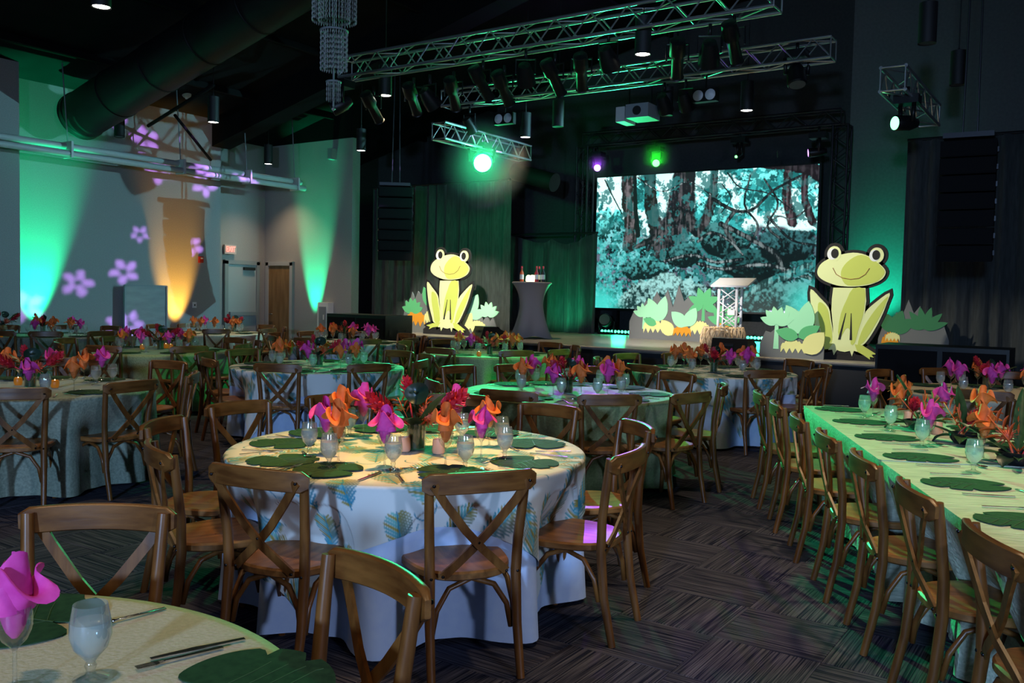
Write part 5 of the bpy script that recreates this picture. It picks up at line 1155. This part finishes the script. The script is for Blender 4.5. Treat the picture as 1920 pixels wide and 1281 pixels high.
# ---- flowers
def leaf_blade(L, w_, droop, m, name='leaf', n=9):
    def fn(u, v):
        t = u; ww = w_*math.sin(PI*min(1, t*0.92+0.06))**0.8*(v-0.5)
        return (L*t*math.cos(droop*t*0.6), ww, L*t*math.sin(1.0-droop*t)+0.012*abs(v-0.5)*2)
    mb = MB().grid(fn, n, 5); mb.v = [(x, y, z) for x, y, z in mb.v]; return mb.mesh(name, m, True)
LB = [leaf_blade(0.24, 0.10, 0.7, M['leaf']), leaf_blade(0.20, 0.13, 0.9, M['leafd']), leaf_blade(0.26, 0.055, 0.3, M['leaf'])]
def ginger_mesh():
    mb = MB()
    for k in range(42):
        t = k/41; a_ = k*2.4; r_ = 0.030*math.sin(PI*(0.18+0.75*t))+0.004; z0 = 0.11*t; c_, s_ = math.cos(a_), math.sin(a_)
        b0 = Vector((r_*0.4*c_, r_*0.4*s_, z0)); tip = Vector((r_*1.35*c_, r_*1.35*s_, z0+0.028)); sd_ = Vector((-s_, c_, 0))*0.012
        mid = (b0+tip)/2+Vector((c_, s_, 0))*0.004; mb.add([b0-sd_*0.6, b0+sd_*0.6, mid+sd_, tip, mid-sd_], [(0, 1, 2, 3, 4)])
    mb.lathe([(0.001, 0), (0.012, 0.0), (0.014, 0.06), (0.001, 0.12)], 8); mb.tube([(0, 0, -0.14), (0, 0, 0.01)], 0.005, 6); return mb.mesh('red_ginger', M['red'], True)
def pin_mesh():
    mb = MB(); mb.lathe([(0.001, -0.02), (0.018, -0.012), (0.022, 0.004), (0.014, 0.02), (0.001, 0.024)], 12)
    for k in range(70):
        t = (k+0.5)/70; ph = math.acos(1-1.55*t); a_ = k*2.399; d = Vector((math.sin(ph)*math.cos(a_), math.sin(ph)*math.sin(a_), math.cos(ph))); sd_ = d.orthogonal().normalized()*0.0018; p = d*0.044
        mb.add([d*0.015-sd_, d*0.015+sd_, p+sd_*0.8, p+d*0.003, p-sd_*0.8], [(0, 1, 2, 3, 4)])
    mb.tube([(0, 0, -0.12), (0, 0, 0)], 0.005, 6); return mb.mesh('pincushion', M['coral'], True)
def heli_mesh():
    mb = MB()
    for k in range(6):
        s_ = 1 if k % 2 else -1; z0 = 0.025*k; mb.grid(lambda u, v: (s_*(0.01+0.075*u), 0.012*(v-0.5)*math.sin(PI*min(1, u+0.12)), z0+0.05*u+0.018*math.sin(PI*u)*abs(v-0.5)*2), 6, 3)
    mb.tube([(0, 0, -0.14), (0, 0, 0.16)], 0.004, 6); return mb.mesh('heliconia', M['bop'], True)
def spathe_mesh(m, nm):
    def fn(u, v):
        a_ = 2*PI*u; r_ = 0.055*v*(1+0.25*math.cos(a_)); return (r_*math.cos(a_), r_*math.sin(a_)*0.8, 0.02*v*v+0.008*math.cos(2*a_)*v)
    mb = MB().grid(fn, 24, 6, True); mb.tube([(0, 0, 0.003), (0.015, 0, 0.045)], 0.005, 6); return mb.mesh(nm, m, True)
GI, PN, HE, SPA = ginger_mesh(), pin_mesh(), heli_mesh(), spathe_mesh(M['leafd'], 'dark_spathe')
VS = MB().lathe([(0.001, 0.006), (0.044, 0.006), (0.047, 0.0), (0.050, 0.01), (0.052, 0.145)], 24).mesh('vase', M['glass'], True, 40)
VW = MB().lathe([(0.001, 0.01), (0.043, 0.01), (0.045, 0.10), (0.046, 0.135)], 20).mesh('leaf_lining', M['leaf'], True, 40)
def bouquet(tab, px, py, z, rz, sc=1.0, seed=0):
    p = at(px, py, z); r = random.Random(seed); t_ = thing('flower_vase', None, 'flowers', (p.x, p.y, z), rz); t_.scale = (sc,)*3
    obj('vase', VS, t_); obj('leaf_lining', VW, t_)
    for k in range(6):
        a_ = k*1.05+r.uniform(-.3, .3); obj('leaf', LB[k % 3], t_, (0.015*math.cos(a_), 0.015*math.sin(a_), 0.11), (0, r.uniform(-0.2, 0.25), a_), r.uniform(0.8, 1.1))
    def flower(nm, me_, a_, tilt, h, s=1.0): obj(nm, me_, t_, (0.03*math.cos(a_)+h*0.6*math.sin(tilt)*math.cos(a_), 0.03*math.sin(a_)+h*0.6*math.sin(tilt)*math.sin(a_), 0.13+h*math.cos(tilt)*0.55), (0, tilt, a_), s)
    a0 = r.uniform(-0.3, 0.3)
    flower('red_ginger', GI, a0+PI, 0.95, 0.20, 1.35); flower('red_ginger', GI, a0, 0.9, 0.22, 1.35); flower('red_ginger', GI, a0+1.9, 0.4, 0.26, 1.0)
    flower('pincushion', PN, a0-0.9, 0.7, 0.13, 1.35); flower('heliconia', HE, a0+0.7, 0.35, 0.12, 0.6); flower('heliconia', HE, a0+2.6, 0.5, 0.12, 0.6)
    obj('dark_spathe', SPA, t_, (0.0, -0.02, 0.30), (R(75), 0, r.uniform(-0.4, 0.4)), 1.3)
    obj('curling_stem', MB().tube([(0.03, 0, 0.12), (0.09, -0.02, 0.20), (0.14, -0.03, 0.17), (0.155, -0.03, 0.08)], 0.003, 5).mesh('curling_stem', M['stem'], True), t_)
    reg('flowers', tab, t_)
VR = YAW
bouquet('T1', 780, 843, cz_('T1'), VR, 1.0, 1); bouquet('T2', 57, 727, cz_('T2'), VR+0.6, 0.9, 2); bouquet('T3', 1065, 738, cz_('T3'), VR+2.2, 0.85, 3); bouquet('T4', 598, 686, cz_('T4'), VR+0.3, 0.9, 4)
bouquet('T5', 918, 665, cz_('T5'), VR+0.2, 0.85, 5); bouquet('T6', 1338, 698, cz_('T6'), VR+1.2, 0.85, 6); bouquet('T8', 1850, 729, cz_('T8'), VR+0.9, 0.85, 7); bouquet('T9', 301, 655, cz_('T9'), VR+0.5, 0.9, 8)
bouquet('T10', 80, 624, cz_('T10'), VR+2, 0.9, 9); bouquet('T11', 438, 622, cz_('T11'), VR+1, 0.9, 10); bouquet('T12', 645, 638, cz_('T12'), VR+3, 0.9, 11); bouquet('T10', 5, 622, cz_('T10'), VR+1, 1.0, 12)
BWL = MB().lathe([(0.001, 0.0), (0.05, 0.0), (0.075, 0.03), (0.085, 0.065), (0.078, 0.065), (0.07, 0.04), (0.001, 0.035)], 24).mesh('bowl', M['bowl'], True, 50)
def low_bowl(px, py, seed, sc=1.0):
    p = at(px, py, 0.772); r = random.Random(seed); t_ = thing('flower_bowl', None, 'flowers', (p.x, p.y, 0.772), VR+seed); t_.scale = (sc,)*3; obj('bowl', BWL, t_)
    for k in range(9): a_ = k*0.7+r.uniform(-.2, .2); obj('leaf', LB[k % 3], t_, (0.02*math.cos(a_), 0.02*math.sin(a_), 0.03), (0, r.uniform(0.1, 0.55), a_), r.uniform(0.7, 1.0))
    for k in range(3): a_ = k*2.1+r.uniform(-.3, .3); obj('heliconia', HE, t_, (0.05*math.cos(a_), 0.05*math.sin(a_), 0.12), (0, 0.7, a_), 0.9)
    obj('pincushion', PN, t_, (0.03, -0.06, 0.13), (0.6, 0.1, 0), 1.2); obj('red_ginger', GI, t_, (-0.05, 0.03, 0.13), (0.2, -0.6, 0), 0.9)
    obj('upright_leaf', LB[2], t_, (0, 0, 0.05), (0, -0.5, r.uniform(0, 6)), 1.1); reg('flowers', 'T7', t_)
low_bowl(1722, 806, 1); low_bowl(1806, 832, 2, 1.0); low_bowl(1908, 872, 3, 1.1)
# ---- candles
VO = MB().lathe([(0.001, 0.0), (0.026, 0.0), (0.033, 0.02), (0.033, 0.045), (0.027, 0.062), (0.025, 0.062), (0.030, 0.04), (0.024, 0.008), (0.001, 0.008)], 16).mesh('votive_glass', M['amber'], True, 50)
FLM = MB().lathe([(0.001, 0.014), (0.011, 0.030), (0.001, 0.070)], 8).mesh('flame', M['flame'], True)
for tn, px, py in (('T2', 34, 722), ('T2', 103, 727), ('T9', 267, 655), ('T9', 311, 653), ('T9', 320, 654), ('T11', 421, 623), ('T5', 898, 668), ('T10', 2, 632)):
    z = cz_(tn); p = at(px, py, z); t_ = thing('votive_candle', None, 'candle', (p.x, p.y, z)); obj('votive_glass', VO, t_); obj('flame', FLM, t_); reg('candle', tn, t_)
VP = MB().lathe([(0.001, 0.0), (0.03, 0.0), (0.034, 0.01), (0.030, 0.075), (0.026, 0.075), (0.024, 0.06), (0.001, 0.06)], 16).mesh('votive_cup', M['peach'], True, 50)
WK = MB().tube([(0, 0, 0.058), (0.001, 0, 0.072)], 0.0015, 5).mesh('wick', M['black'])
for tn, px, py in (('T1', 758, 846), ('T1', 822, 850), ('T7', 1702, 792), ('T7', 1757, 814)):
    z = cz_(tn) if tn != 'T7' else 0.772; p = at(px, py, z); t_ = thing('votive_cup', None, 'candle', (p.x, p.y, z)); obj('cup', VP, t_); obj('wick', WK, t_); reg('cup', tn, t_)

# ================================================================== labels for the repeats, ordered as the picture shows them
bpy.context.view_layer.update()
ORD = ['first', 'second', 'third', 'fourth', 'fifth', 'sixth', 'seventh', 'eighth', 'ninth', 'tenth', 'eleventh', 'twelfth', 'thirteenth']
WORD = {'goblet': 'water goblet', 'wine': 'stemmed glass holding a napkin', 'napkin_p': 'pink folded napkin', 'napkin_o': 'orange folded napkin', 'leaf': 'green leaf placemat', 'knife': 'steel knife', 'fork': 'steel fork', 'spoon': 'steel spoon', 'flowers': 'red tropical flowers', 'candle': 'amber votive candle', 'cup': 'peach votive cup'}
GRP = {'goblet': 'water goblets on the tables', 'wine': 'stemmed glasses on the tables', 'napkin_p': 'pink napkins', 'napkin_o': 'orange napkins', 'leaf': 'leaf placemats', 'knife': 'knives', 'fork': 'forks', 'spoon': 'spoons', 'flowers': 'tropical centrepieces', 'candle': 'amber votives', 'cup': 'peach votives', 'chair': 'wooden crossback chairs'}
for (kd, tn), L_ in REG.items():
    if kd == 'chair':
        ctr = G(*TABS[tn][0]) if tn in TABS else None
        sides = {'near': [], 'far': []}
        for o_ in L_:
            if ctr: s_ = 'near' if screen((o_.location.x, o_.location.y, 0.4))[2] < screen((*ctr, 0.4))[2] else 'far'
            else:
                q_ = o_.location; v_ = Vector((q_.x*_cy+q_.y*_sy, -q_.x*_sy+q_.y*_cy)); s_ = 'near' if (v_-RP0).dot(RN) < RW/2 else 'far'
            sides[s_].append(o_)
        for s_, ll in sides.items():
            ll.sort(key=lambda o: screen((o.location.x, o.location.y, 0.8))[0])
            sd_ = {'near': 'near side', 'far': 'far side'}[s_] if tn != 'T7' else {'near': 'left side', 'far': 'right side'}[s_]
            for k, o_ in enumerate(ll):
                o_['label'] = ('wooden crossback chair, %s from left, %s of %s' % (ORD[k], sd_, TNAME[tn])) if len(ll) > 1 else 'wooden crossback chair on the %s of %s' % (sd_, TNAME[tn])
                o_['group'] = GRP['chair']
        continue
    L_.sort(key=lambda o: screen(o.matrix_world.translation)[0])
    for k, o_ in enumerate(L_):
        o_['label'] = ('%s, %s from left, on %s' % (WORD[kd], ORD[k], TNAME[tn])) if len(L_) > 1 else '%s on %s' % (WORD[kd], TNAME[tn]); o_['group'] = GRP[kd]
